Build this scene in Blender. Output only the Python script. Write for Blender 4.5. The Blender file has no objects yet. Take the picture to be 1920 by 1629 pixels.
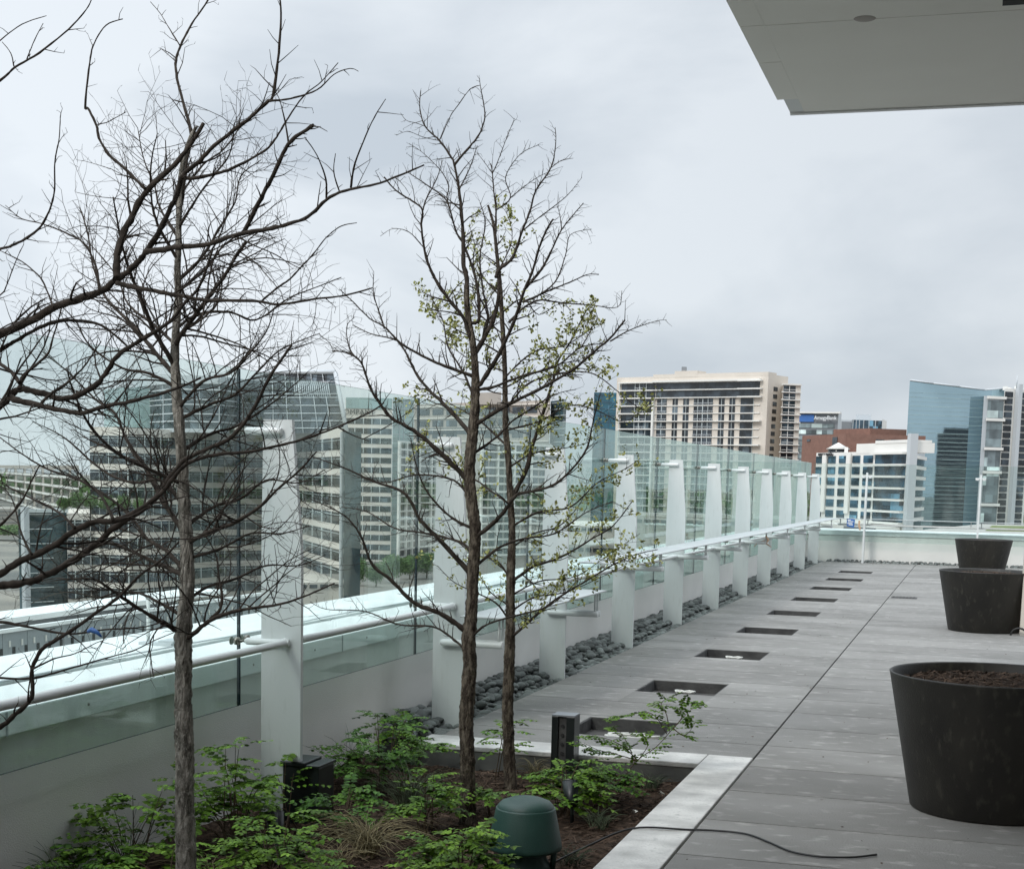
import bpy, math, random
from mathutils import Vector, Matrix, noise
from math import sin, cos, pi, radians, sqrt
random.seed(7)
C = bpy.context.scene.collection
# ------------------------------------------------------------------ camera
F = 2873.3; PPX, PPY = 960.0, 1280.0
YAW, PIT, ROL = radians(-16.62035), radians(-7.5559), radians(1.33373)
_f = Vector((sin(YAW)*cos(PIT), cos(YAW)*cos(PIT), sin(PIT)))
_r = Vector((cos(YAW), -sin(YAW), 0)); _u = _r.cross(_f)
RR = _r*cos(ROL)+_u*sin(ROL); UU = -_r*sin(ROL)+_u*cos(ROL)
EYE = Vector((0, 0, 1.65))
def ray(x, y): return RR*((x-PPX)/F)+UU*(-(y-PPY)/F)+_f
def on(x, y, ax, v):
    d = ray(x, y); return EYE+d*((v-EYE[ax])/d[ax])
cam = bpy.data.cameras.new('camera'); co = bpy.data.objects.new('camera', cam); C.objects.link(co)
m = Matrix((RR, UU, -_f)).transposed().to_4x4(); m.translation = EYE; co.matrix_world = m
cam.sensor_fit = 'HORIZONTAL'; cam.sensor_width = 36; cam.lens = F/1920*36
cam.shift_y = (PPY-814.5)/1920; cam.clip_start = .05; cam.clip_end = 12000
bpy.context.scene.camera = co
# ------------------------------------------------------------------ materials
def mat(name, col, rough=.6, col2=None, scale=5., bump=0., bscale=None, metal=0., spec=.5, detail=4., stretch=None, lo=.35, hi=.65, island=0., coord='Object', col3=None):
    M = bpy.data.materials.new(name); M.use_nodes = True; N = M.node_tree.nodes; L = M.node_tree.links
    b = N['Principled BSDF']; b.inputs['Roughness'].default_value = rough; b.inputs['Metallic'].default_value = metal
    b.inputs['Specular IOR Level'].default_value = spec
    b.inputs['Base Color'].default_value = (*col, 1)
    tc = N.new('ShaderNodeTexCoord'); src = tc.outputs[coord]
    if stretch:
        mp = N.new('ShaderNodeMapping'); mp.inputs['Scale'].default_value = stretch; L.new(src, mp.inputs['Vector']); src = mp.outputs['Vector']
    out = None
    if col2:
        n = N.new('ShaderNodeTexNoise'); n.inputs['Scale'].default_value = scale; n.inputs['Detail'].default_value = detail
        L.new(src, n.inputs['Vector'])
        r = N.new('ShaderNodeValToRGB'); r.color_ramp.elements[0].position = lo; r.color_ramp.elements[1].position = hi
        r.color_ramp.elements[0].color = (*col, 1); r.color_ramp.elements[1].color = (*col2, 1)
        L.new(n.outputs['Fac'], r.inputs['Fac']); out = r.outputs['Color']
        if col3:
            n3 = N.new('ShaderNodeTexNoise'); n3.inputs['Scale'].default_value = scale*7; n3.inputs['Detail'].default_value = 6
            L.new(src, n3.inputs['Vector'])
            r3 = N.new('ShaderNodeValToRGB'); r3.color_ramp.elements[0].position = .56; r3.color_ramp.elements[1].position = .72
            L.new(n3.outputs['Fac'], r3.inputs['Fac'])
            mx = N.new('ShaderNodeMixRGB'); mx.inputs[2].default_value = (*col3, 1); L.new(r3.outputs['Color'], mx.inputs[0]); L.new(out, mx.inputs[1]); out = mx.outputs[0]
        L.new(out, b.inputs['Base Color'])
    if island:
        g = N.new('ShaderNodeNewGeometry'); h = N.new('ShaderNodeHueSaturation')
        mr = N.new('ShaderNodeMapRange'); mr.inputs['To Min'].default_value = 1-island; mr.inputs['To Max'].default_value = 1+island
        oi = N.new('ShaderNodeObjectInfo'); ad = N.new('ShaderNodeMath'); ad.operation = 'ADD'; fr = N.new('ShaderNodeMath'); fr.operation = 'FRACT'
        L.new(g.outputs['Random Per Island'], ad.inputs[0]); L.new(oi.outputs['Random'], ad.inputs[1]); L.new(ad.outputs[0], fr.inputs[0])
        L.new(fr.outputs[0], mr.inputs['Value']); L.new(mr.outputs['Result'], h.inputs['Value'])
        if out: L.new(out, h.inputs['Color'])
        else: h.inputs['Color'].default_value = (*col, 1)
        L.new(h.outputs['Color'], b.inputs['Base Color'])
    if bump:
        n2 = N.new('ShaderNodeTexNoise'); n2.inputs['Scale'].default_value = bscale or scale*4; n2.inputs['Detail'].default_value = 5
        L.new(src, n2.inputs['Vector'])
        bp = N.new('ShaderNodeBump'); bp.inputs['Strength'].default_value = bump; bp.inputs['Distance'].default_value = .02
        L.new(n2.outputs['Fac'], bp.inputs['Height']); L.new(bp.outputs['Normal'], b.inputs['Normal'])
    return M
def glassmat(name, tint, refl=1.0, wav=.0, wscale=1., rough=0.0, ior=1.5):
    M = bpy.data.materials.new(name); M.use_nodes = True; N = M.node_tree.nodes; L = M.node_tree.links
    N.remove(N['Principled BSDF']); o = N['Material Output']
    t = N.new('ShaderNodeBsdfTransparent'); t.inputs['Color'].default_value = (*tint, 1)
    lw = N.new('ShaderNodeLayerWeight'); lw.inputs['Blend'].default_value = .5; pz = N.new('ShaderNodeMath'); pz.operation = 'POWER'; pz.inputs[1].default_value = 4.; L.new(lw.outputs['Facing'], pz.inputs[0])
    mt = N.new('ShaderNodeMixRGB'); mt.inputs[1].default_value = (*tint, 1); mt.inputs[2].default_value = (tint[0]*.76, tint[1]*.84, tint[2]*.82, 1); L.new(pz.outputs[0], mt.inputs[0]); L.new(mt.outputs[0], t.inputs['Color'])
    g = N.new('ShaderNodeBsdfGlossy'); g.inputs['Roughness'].default_value = rough; g.inputs['Color'].default_value = (.8, .92, .88, 1)
    fr = N.new('ShaderNodeLayerWeight'); fr.inputs['Blend'].default_value = .5
    pw = N.new('ShaderNodeMath'); pw.operation = 'POWER'; pw.inputs[1].default_value = 5.; L.new(fr.outputs['Facing'], pw.inputs[0])
    ma = N.new('ShaderNodeMath'); ma.operation = 'MULTIPLY_ADD'; ma.inputs[1].default_value = .92; ma.inputs[2].default_value = .04; L.new(pw.outputs[0], ma.inputs[0])
    mx = N.new('ShaderNodeMixShader'); k = N.new('ShaderNodeMath'); k.operation = 'MULTIPLY'; k.inputs[1].default_value = refl; k.use_clamp = True
    L.new(ma.outputs[0], k.inputs[0]); L.new(k.outputs[0], mx.inputs[0]); L.new(t.outputs[0], mx.inputs[1]); L.new(g.outputs[0], mx.inputs[2]); 
    df = N.new('ShaderNodeBsdfDiffuse'); df.inputs['Color'].default_value = (.62, .66, .63, 1); tcd = N.new('ShaderNodeTexCoord'); mpd = N.new('ShaderNodeMapping'); mpd.inputs['Scale'].default_value = (1, 1.6, .35); L.new(tcd.outputs['Object'], mpd.inputs['Vector'])
    nd = N.new('ShaderNodeTexNoise'); nd.inputs['Scale'].default_value = 3.; nd.inputs['Detail'].default_value = 7; L.new(mpd.outputs[0], nd.inputs['Vector']); md = N.new('ShaderNodeMapRange'); md.inputs['From Min'].default_value = .45; md.inputs['From Max'].default_value = .8; md.inputs['To Min'].default_value = .006; md.inputs['To Max'].default_value = .09; L.new(nd.outputs['Fac'], md.inputs['Value'])
    m3 = N.new('ShaderNodeMixShader'); L.new(md.outputs[0], m3.inputs[0]); L.new(mx.outputs[0], m3.inputs[1]); L.new(df.outputs[0], m3.inputs[2]); L.new(m3.outputs[0], o.inputs['Surface'])
    if wav:
        tc = N.new('ShaderNodeTexCoord'); n = N.new('ShaderNodeTexNoise'); n.inputs['Scale'].default_value = wscale; n.inputs['Detail'].default_value = 1
        L.new(tc.outputs['Object'], n.inputs['Vector']); bp = N.new('ShaderNodeBump'); bp.inputs['Strength'].default_value = wav; bp.inputs['Distance'].default_value = .01
        L.new(n.outputs['Fac'], bp.inputs['Height']); L.new(bp.outputs['Normal'], g.inputs['Normal'])
    return M
def winmat(name, col, rough=.08, var=.25, spec=1., scale=.25, stretch=(1, 1, 1), wav=.0):
    # dark facade glass: glossy dielectric with interior variation
    M = mat(name, tuple(c*(1-var) for c in col), rough, tuple(min(1, c*(1+var)) for c in col), scale=scale, spec=spec, stretch=stretch, lo=.42, hi=.58, detail=3)
    if name != 'tower_glass':
        N = M.node_tree.nodes; L = M.node_tree.links; b = N['Principled BSDF']; lk = b.inputs['Base Color'].links[0]; src = lk.from_socket
        tc = N.new('ShaderNodeNewGeometry'); sn = N.new('ShaderNodeVectorMath'); sn.operation = 'SNAP'; sn.inputs[1].default_value = (2.9, 60, 3.7); L.new(tc.outputs['Position'], sn.inputs[0])
        wn = N.new('ShaderNodeTexWhiteNoise'); L.new(sn.outputs[0], wn.inputs['Vector']); cr = N.new('ShaderNodeValToRGB'); e = cr.color_ramp.elements; e[0].position = 0; e[0].color = (.55, .55, .55, 1); e[1].position = .86; e[1].color = (1.5, 1.5, 1.5, 1); q = e.new(.90); q.color = (4.2, 4., 3.7, 1) if name in ('window_dark', 'window_grey', 'window_blue') else (1.3, 1.3, 1.3, 1)
        if name in ('pale_glass', 'blue_slab_glass', 'window_teal'): e[0].color = (.8, .8, .8, 1); e[1].color = (1.15, 1.15, 1.15, 1); e[2].color = (1.15, 1.15, 1.15, 1)
        L.new(wn.outputs['Value'], cr.inputs['Fac']); mm = N.new('ShaderNodeMixRGB'); mm.blend_type = 'MULTIPLY'; mm.inputs[0].default_value = 1; L.new(src, mm.inputs[1]); L.new(cr.outputs[0], mm.inputs[2]); L.new(mm.outputs[0], b.inputs['Base Color'])
    if wav:
        N = M.node_tree.nodes; L = M.node_tree.links; tc = N.new('ShaderNodeTexCoord')
        n = N.new('ShaderNodeTexNoise'); n.inputs['Scale'].default_value = .25; n.inputs['Detail'].default_value = 1
        L.new(tc.outputs['Object'], n.inputs['Vector']); bp = N.new('ShaderNodeBump'); bp.inputs['Strength'].default_value = wav; bp.inputs['Distance'].default_value = .02
        L.new(n.outputs['Fac'], bp.inputs['Height']); L.new(bp.outputs['Normal'], N['Principled BSDF'].inputs['Normal'])
    return M
M_white = mat('painted_steel', (.68, .70, .695), .42, (.63, .655, .65), 1.6, bump=.10, bscale=90, stretch=(3, 3, .5), detail=8, col3=(.605, .625, .615))
M_tube = mat('painted_tube', (.72, .74, .73), .33, (.66, .68, .67), 4)
M_steel = mat('brushed_steel', (.26, .25, .22), .35, metal=1.)
M_stucco = mat('stucco', (.84, .83, .795), .92, (.78, .77, .74), 1.6, bump=.25, bscale=160, spec=.2)
M_coping = mat('coping_metal', (.86, .88, .87), .45, (.78, .81, .80), 1.5, bump=.04, bscale=6)
M_paver = mat('paver_concrete', (.185, .181, .170), .85, (.265, .259, .246), 1.3, bump=.5, bscale=110, island=.12, stretch=(.8, 1.3, 1), spec=.25, lo=.30, hi=.70, detail=12, col3=(.34, .33, .312))
M_curb_shade = mat('kerb_body_shaded', (.13, .13, .12), .9, (.09, .09, .085), 5, bump=.3)  # kerb concrete darkened to paint in the shade on its inner face
M_shelf = mat('shelf_metal', (.46, .48, .48), .45, (.42, .44, .44), 2)
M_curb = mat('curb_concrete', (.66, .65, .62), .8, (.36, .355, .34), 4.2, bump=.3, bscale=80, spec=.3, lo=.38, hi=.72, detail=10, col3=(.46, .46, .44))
M_dark = mat('joint_base', (.02, .02, .02), .9)
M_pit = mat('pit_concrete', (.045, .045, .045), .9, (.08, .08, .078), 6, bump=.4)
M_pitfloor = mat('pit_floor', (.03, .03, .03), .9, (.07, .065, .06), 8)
M_pebble = mat('river_pebble', (.095, .105, .10), .75, (.19, .205, .195), 14, bump=.25, bscale=160, island=.38, spec=.3)
M_soil = mat('mulch', (.035, .024, .017), .95, (.075, .050, .035), 22, bump=1., bscale=45, spec=.1, detail=8, lo=.4, hi=.6)
M_chip = mat('mulch_chip', (.10, .066, .046), .9, (.045, .031, .023), 30, island=.5, spec=.15)
M_bark = mat('bark', (.13, .12, .10), .95, (.33, .305, .265), 42, bump=1., bscale=110, stretch=(1, 1, .35), spec=.15, detail=9, lo=.42, hi=.60, col3=(.46, .43, .38))
M_bark2 = mat('bark_orange', (.048, .038, .030), .95, (.16, .135, .105), 46, bump=1., bscale=120, stretch=(1, 1, .3), spec=.15, detail=9, lo=.44, hi=.60, col3=(.24, .19, .145))
M_twig = mat('twig_bark', (.032, .026, .021), .9, (.062, .050, .041), 40, spec=.15)
M_leafY = mat('young_leaf', (.24, .26, .07), .6, (.36, .36, .13), 12, island=.35, spec=.3)
M_leaf = mat('shrub_leaf', (.055, .125, .012), .55, (.125, .22, .020), 7, island=.6, spec=.18)
M_leafD = mat('shrub_leaf_dark', (.04, .105, .012), .55, (.08, .16, .02), 7, island=.6, spec=.18)
M_stem = mat('shrub_stem', (.09, .06, .035), .8)
M_grassT = mat('dry_grass', (.30, .24, .13), .8, (.16, .14, .07), 9, island=.4)
M_grassG = mat('green_grass', (.045, .065, .035), .8, (.09, .11, .06), 9, island=.4)
M_pot = mat('pot_resin', (.014, .013, .0115), .5, (.028, .0255, .021), 3.5, bump=.15, bscale=160, spec=.4, col3=(.045, .042, .034), detail=7, stretch=(1, 1, .45))
M_spk = mat('speaker_green', (.018, .055, .045), .45, (.024, .065, .053), 8, bump=.1, bscale=180, spec=.5)
M_blk = mat('black_metal', (.010, .013, .014), .35, (.016, .02, .02), 6, spec=.5)
M_cable = mat('cable_rubber', (.014, .014, .014), .5)
M_soffit = mat('soffit_panel', (.74, .715, .66), .8, (.70, .675, .62), .8, bump=.08, bscale=90, spec=.2)
M_trim = mat('fascia_panel', (.60, .60, .585), .6)
M_scrap = mat('scrap', (.6, .6, .56), .6)
M_glass = glassmat('windscreen_glass', (.915, .955, .945), .9, .35, 1.6)
M_edge = mat('glass_edge', (.002, .014, .022), .25, spec=.5)
M_beige = mat('beige_precast', (.64, .585, .52), .85, (.60, .55, .485), .1, spec=.2)
M_cream = mat('cream_band', (.74, .68, .62), .85, (.70, .65, .59), .1, spec=.2)
M_whitew = mat('white_render', (.78, .77, .73), .8, (.73, .72, .69), .1, spec=.2)
M_conc = mat('grey_precast', (.40, .36, .32), .85, (.36, .33, .30), .1, spec=.2)
M_brick = mat('red_brick', (.25, .145, .115), .9, (.21, .122, .098), .6, spec=.15, col3=(.28, .17, .135))
M_grey = mat('grey_panel', (.22, .235, .25), .6, (.19, .20, .22), .1)
M_lgrey = mat('light_metal', (.50, .53, .55), .5)
M_mull = mat('pale_mullion', (.55, .60, .60), .5)
M_roof = mat('roof_membrane', (.45, .43, .40), .9, (.38, .36, .34), .05)
M_wd = winmat('window_dark', (.022, .030, .038), .08, .5, .55, .22)
M_wt = winmat('window_teal', (.03, .062, .075), .06, .4, .6, .12)
M_wb = winmat('window_blue', (.03, .068, .10), .06, .45, .9, .15)
M_wg = winmat('window_grey', (.16, .20, .21), .12, .3, .9, .12)
M_wbl = winmat('tower_glass', (.38, .52, .58), .02, .06, .5, .05, wav=.10); M_wbl.node_tree.nodes['Principled BSDF'].inputs['Metallic'].default_value = .95
M_wpale = winmat('pale_glass', (.30, .42, .42), .06, .12, 1., .06)
M_slab = winmat('blue_slab_glass', (.02, .12, .18), .05, .2, .9, .05)
M_signb = mat('sign_blue', (.05, .16, .45), .4)
M_signw = mat('sign_white', (.85, .87, .88), .5)
M_signd = mat('sign_dark', (.03, .03, .035), .5)
M_green = mat('tree_leaves', (.06, .12, .03), .7, (.11, .19, .05), .5, island=.35)
M_lawn = mat('lawn', (.12, .17, .05), .9, (.20, .20, .08), .2)
M_ground = mat('city_ground', (.10, .10, .095), .95, (.30, .27, .23), .018, detail=8)
M_slot = mat('louvre_panel', (.26, .29, .30), .5, (.23, .26, .27), 1)
M_tape = mat('peach_tape', (.55, .36, .24), .6)
# ------------------------------------------------------------------ mesh helpers
class MB:
    def __init__(s): s.v = []; s.f = []; s.m = []; s.sm = []
    def face(s, pts, mi=0, smooth=False):
        n = len(s.v); s.v += [tuple(p) for p in pts]; s.f.append(tuple(range(n, n+len(pts)))); s.m.append(mi); s.sm.append(smooth)
    def hexa(s, p, mi=0):   # p: 8 points, bottom 0-3 ccw, top 4-7
        n = len(s.v); s.v += [tuple(q) for q in p]
        for f in ((3,2,1,0),(4,5,6,7),(0,1,5,4),(1,2,6,5),(2,3,7,6),(3,0,4,7)): s.f.append(tuple(n+i for i in f)); s.m.append(mi); s.sm.append(False)
    def box(s, x0, x1, y0, y1, z0, z1, mi=0):
        s.hexa([(x0,y0,z0),(x1,y0,z0),(x1,y1,z0),(x0,y1,z0),(x0,y0,z1),(x1,y0,z1),(x1,y1,z1),(x0,y1,z1)], mi)
    def prism(s, poly, z0, z1, mi=0):
        n = len(s.v); k = len(poly)
        s.v += [(p[0],p[1],z0) for p in poly]+[(p[0],p[1],z1) for p in poly]
        s.f.append(tuple(n+k-1-i for i in range(k))); s.f.append(tuple(n+k+i for i in range(k)))
        for i in range(k): j = (i+1) % k; s.f.append((n+i, n+j, n+k+j, n+k+i))
        s.m += [mi]*(k+2); s.sm += [False]*(k+2)
    def tube(s, pts, rad, sides=8, mi=0, cap=True, jit=0.):
        n0 = len(s.v); k = len(pts); P = [Vector(p) for p in pts]
        t = (P[1]-P[0]).normalized(); a = Vector((0,0,1)) if abs(t.z) < .9 else Vector((1,0,0)); nrm = t.cross(a).normalized()
        for i in range(k):
            if i == 0: t = P[1]-P[0]
            elif i == k-1: t = P[-1]-P[-2]
            else: t = P[i+1]-P[i-1]
            t = t.normalized(); nrm = (nrm-t*nrm.dot(t)).normalized(); b = t.cross(nrm); r = rad[i] if hasattr(rad, '__len__') else rad
            for j in range(sides):
                an = 2*pi*j/sides; rr = r*(1+jit*(random.random()-.5)) if jit else r
                s.v.append(tuple(P[i]+(nrm*cos(an)+b*sin(an))*rr))
        for i in range(k-1):
            for j in range(sides):
                j2 = (j+1) % sides; s.f.append((n0+i*sides+j, n0+i*sides+j2, n0+(i+1)*sides+j2, n0+(i+1)*sides+j)); s.m.append(mi); s.sm.append(True)
        if cap:
            s.f.append(tuple(n0+sides-1-j for j in range(sides))); s.f.append(tuple(n0+(k-1)*sides+j for j in range(sides))); s.m += [mi]*2; s.sm += [False]*2
    def lathe(s, prof, cx, cy, n=32, mi=0, sx=1., sy=1.):
        n0 = len(s.v); k = len(prof)
        for r, z in prof:
            for j in range(n): a = 2*pi*j/n; s.v.append((cx+r*cos(a)*sx, cy+r*sin(a)*sy, z))
        for i in range(k-1):
            for j in range(n):
                j2 = (j+1) % n; s.f.append((n0+i*n+j, n0+i*n+j2, n0+(i+1)*n+j2, n0+(i+1)*n+j)); s.m.append(mi); s.sm.append(True)
    def build(s, name, mats, parent=None, bevel=0.):
        me = bpy.data.meshes.new(name); me.from_pydata(s.v, [], s.f)
        if not isinstance(mats, (list, tuple)): mats = [mats]
        for q in mats: me.materials.append(q)
        me.polygons.foreach_set('material_index', s.m); me.polygons.foreach_set('use_smooth', s.sm); me.update()
        o = bpy.data.objects.new(name, me); C.objects.link(o)
        if parent: o.parent = parent; o.matrix_parent_inverse = Matrix.Translation(-parent.location) if parent.type == 'EMPTY' else Matrix()
        if bevel:
            b = o.modifiers.new('b', 'BEVEL'); b.width = bevel; b.segments = 2; b.limit_method = 'ANGLE'
        return o
def tag(o, label=None, cat=None, group=None, kind=None):
    if label: o['label'] = label
    if cat: o['category'] = cat
    if group: o['group'] = group
    if kind: o['kind'] = kind
    return o
def empty(name, loc, label, cat, group=None):
    o = bpy.data.objects.new(name, None); C.objects.link(o); o.location = loc; o.empty_display_size = .2
    return tag(o, label, cat, group)
def child(o, parent):   # world coords kept
    o.parent = parent; o.matrix_parent_inverse = Matrix.Translation(-parent.location)
ORD = ['nearest', 'second', 'third', 'fourth', 'fifth', 'sixth', 'seventh', 'eighth', 'ninth', 'tenth', 'farthest', 'twelfth', 'thirteenth', 'fourteenth']
# ------------------------------------------------------------------ terrace constants
P0, DP, NP = 7.05, 2.682, 11
PY = [P0+DP*k for k in range(-1, NP)]; PY[1] = 7.12          # index 0 = off-frame post
XW, XG = -3.68, -3.60                          # wall face, glass plane
YF = 35.3                                      # far wall face
ZC = .69                                       # coping top
# ------------------------------------------------------------------ deck
def deck():
    rows = []
    y = 8.98-.768*13
    while y < 34.9: rows.append(y); y += .768
    rows.append(34.9)
    pits = [(-2.53, -1.89, 9.68, 10.44)]+[(-2.53, -1.89, 11.90+2.655*k, 12.66+2.655*k) for k in range(8)]
    mb = MB(); g = .0065; zb = -.06
    def slab(x0, x1, y0, y1):
        if x1-x0 < .02 or y1-y0 < .02: return
        mb.box(x0, x1, y0, y1, zb, 0)
    for i in range(len(rows)-1):
        a, b = rows[i]+g, rows[i+1]-g
        # right field
        slab(-1.203, 2.4, a, b); slab(2.414, 7.6, a, b)
        if b < 9.26: continue
        a2 = max(a, 9.262)
        ps = [p for p in pits if p[2] < b and p[3] > a2]
        if not ps: slab(-3.235, -1.217, a2, b); continue
        slab(-3.235, -2.53, a2, b); slab(-1.89, -1.217, a2, b)
        p = ps[0]
        slab(-2.53, -1.89, a2, min(b, p[2])); slab(-2.53, -1.89, max(a2, p[3]), b)
    o = mb.build('terrace_paving', M_paver); tag(o, kind='structure')
    mb = MB(); mb.box(-1.217, 7.6, -1.5, 34.9, -.2, -.062); mb.box(-1.4, -1.2165, 9.0, 34.9, -.2, -.061)
    # left base ring around the pits
    ys = [9.262]+[v for p in pits for v in (p[2], p[3])]+[34.9]
    for i in range(0, len(ys), 2): mb.box(-3.3, -1.4, ys[i], ys[i+1], -.2, -.063)
    for p in pits: mb.box(-3.3, -2.53, p[2], p[3], -.2, -.063); mb.box(-1.89, -1.4, p[2], p[3], -.2, -.063)
    mb.box(-3.7, -3.3, 9.262, 35.4, -.2, -.07); mb.box(-3.3, 3, 34.9, 35.4, -.2, -.068)
    tag(mb.build('terrace_base', M_dark), kind='structure')
    pits = pits[:9]
    for k, (x0, x1, y0, y1) in enumerate(pits):
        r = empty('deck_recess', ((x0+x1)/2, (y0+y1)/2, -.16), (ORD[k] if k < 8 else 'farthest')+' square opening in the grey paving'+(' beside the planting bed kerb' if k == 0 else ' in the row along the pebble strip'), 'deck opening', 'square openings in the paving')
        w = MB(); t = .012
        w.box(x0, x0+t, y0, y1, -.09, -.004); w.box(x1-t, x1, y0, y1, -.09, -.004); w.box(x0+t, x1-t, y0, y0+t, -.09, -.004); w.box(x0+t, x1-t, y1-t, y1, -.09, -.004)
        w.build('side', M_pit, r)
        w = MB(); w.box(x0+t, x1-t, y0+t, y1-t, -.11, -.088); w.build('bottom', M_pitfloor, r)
    for k in (0, 1, 2):
        x0, x1, y0, y1 = pits[k]; w = MB(); random.seed(k+3)
        cx, cy = x0+.33, y0+(.45, .40, .40)[k]
        pts = []
        for i in range(26):
            a = i*.55; rr = (.10, .06)[k > 0]*(1+.12*sin(i*1.7)); pts.append((cx+rr*1.3*cos(a), cy+rr*.8*sin(a), (-.078, -.045, -.04)[k]+.014*abs(sin(i*.9))))
        w.tube(pts, .007 if k else .010, 5)
        if k == 0:
            for i in range(6):
                a = random.random()*6; px, py = cx+.15*cos(a), cy+.12*sin(a); w.hexa([(px, py, -.086), (px+.09, py+.01, -.086), (px+.08, py+.05, -.086), (px-.01, py+.04, -.086), (px, py, -.07), (px+.085, py, -.06), (px+.075, py+.05, -.065), (px-.01, py+.045, -.07)])
        o = w.build('cable_tie_strip', M_scrap); tag(o, ['crumpled pale plastic strips lying in the opening nearest the kerb', 'pale plastic strip curled in the second opening from the kerb', 'pale plastic strip curled in the third opening from the kerb'][k], 'plastic strip', 'plastic strips in the deck openings')
    # drain
    r = empty('floor_drain', (-.98, 24.1, 0), 'narrow slotted drain cover set in the paving right of the long joint', 'drain')
    w = MB(); w.box(-1.17, -.79, 23.93, 24.27, .001, .006); w.build('frame', M_pit, r)
    w = MB()
    for i in range(7): w.box(-1.15+.05*i, -1.125+.05*i, 23.96, 24.24, .007, .011)
    w.build('slat', M_pitfloor, r)
deck()
# curb
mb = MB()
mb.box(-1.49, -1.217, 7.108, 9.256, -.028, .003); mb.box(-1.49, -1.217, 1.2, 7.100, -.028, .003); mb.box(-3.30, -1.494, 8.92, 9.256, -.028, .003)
m2_ = MB(); m2_.box(-1.483, -1.222, 1.2, 9.250, -.3, -.029); m2_.box(-3.30, -1.484, 8.927, 9.250, -.3, -.029); tag(m2_.build('planter_kerb_body', M_curb_shade), kind='structure')
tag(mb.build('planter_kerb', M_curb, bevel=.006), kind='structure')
# soil
def soil():
    mb = MB(); nx, ny = 60, 180; x0, x1, y0, y1 = -3.70, -1.49, 1.2, 8.92
    idx = {}
    for i in range(nx+1):
        for j in range(ny+1):
            x = x0+(x1-x0)*i/nx; y = y0+(y1-y0)*j/ny
            z = -.125+.035*noise.noise(Vector((x*2.2, y*2.2, 0)))+.012*noise.noise(Vector((x*14, y*14, 3)))
            mb.v.append((x, y, z))
    for i in range(nx):
        for j in range(ny):
            a = i*(ny+1)+j; mb.f.append((a, a+ny+1, a+ny+2, a+1)); mb.m.append(0); mb.sm.append(True)
    tag(mb.build('planting_bed_soil', M_soil), kind='structure')
    mb = MB(); random.seed(11)
    for i in range(9000):
        x = random.uniform(-3.6, -1.5); y = random.uniform(4.2, 8.9)
        z = -.118+.035*noise.noise(Vector((x*2.2, y*2.2, 0)))
        a = random.random()*pi; l = random.uniform(.008, .032); w = random.uniform(.002, .006); t = random.uniform(-.4, .4)
        d = Vector((cos(a)*l, sin(a)*l, t*l)); q = Vector((-sin(a)*w, cos(a)*w, .002)); c = Vector((x, y, z+random.random()*.012))
        mb.face([c-d-q, c+d-q*.5, c+d+q, c-d+q])
    o = mb.build('mulch', M_chip); tag(o, 'dark brown shredded mulch covering the planting bed', 'mulch', kind='stuff')
soil()
w = MB(); random.seed(31)
for i in range(420):
    x = -1.2-2.0*abs(random.gauss(0, .5)) if i % 3 else random.uniform(-1.2, 1.4); y = random.uniform(6.0, 30)
    if x < -3.2 or (y < 9.3 and x < -1.2) or (-2.55 < x < -1.87): continue
    a = random.random()*6.3; l = random.uniform(.003, .012); d = Vector((cos(a)*l, sin(a)*l, 0)); q = Vector((-sin(a)*l*.5, cos(a)*l*.5, .002)); c = Vector((x, y, .003)); w.face([c-d, c+q, c+d, c-q])
tag(w.build('leaf_litter', M_chip), 'tiny brown leaf and mulch crumbs scattered on the paving', 'litter', kind='stuff')
# ------------------------------------------------------------------ parapet walls (side + far)
def parapets():
    r = empty('parapet_wall', (-4.2, 20, -.2), 'long pale rendered parapet with white metal coping behind the glass panels', 'parapet')
    w = MB(); w.box(-4.66, XW, -3, YF+1.0, -35, .58); w.build('wall', M_stucco, r)
    w = MB(); w.box(-4.10, -3.655, -3, YF-.03, .585, ZC); w.build('coping', M_coping, r, .006)
    w = MB(); w.box(-4.70, -4.125, -3, YF+1.0, .585, ZC+.012); w.build('coping', M_coping, r, .006)
    w = MB(); w.box(-4.124, -4.101, -3, YF-.03, .585, ZC-.006); w.build('groove', M_slot, r)
    w = MB()
    for k in range(-2, 40):
        y = 5.0+.8*k
        if y < YF-.3: w.tube([(-3.660, y, .637), (-3.652, y, .637)], .007, 8)
    w.build('rivet', M_steel, r)
    w = MB()
    for y in (5.2, 8.6, 12.0, 15.4, 18.8, 22.2): w.box(-3.6535, -3.651, y, y+.012, .587, ZC-.004)
    w.build('seam', M_slot, r)
    r = empty('parapet_wall', (-.5, YF+.5, -.2), 'far pale rendered parapet with white coping closing the end of the terrace', 'parapet')
    w = MB(); w.box(XW+.001, 9, YF, YF+.98, -35, .579); w.build('wall', M_stucco, r)
    w = MB(); w.box(-3.655, 9, YF-.03, YF+.40, .584, ZC-.001); w.build('coping', M_coping, r, .006)
    w = MB(); w.box(-3.655, 9, YF+.43, YF+1.03, .584, ZC+.01); w.build('coping', M_coping, r, .006)
parapets()
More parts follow.
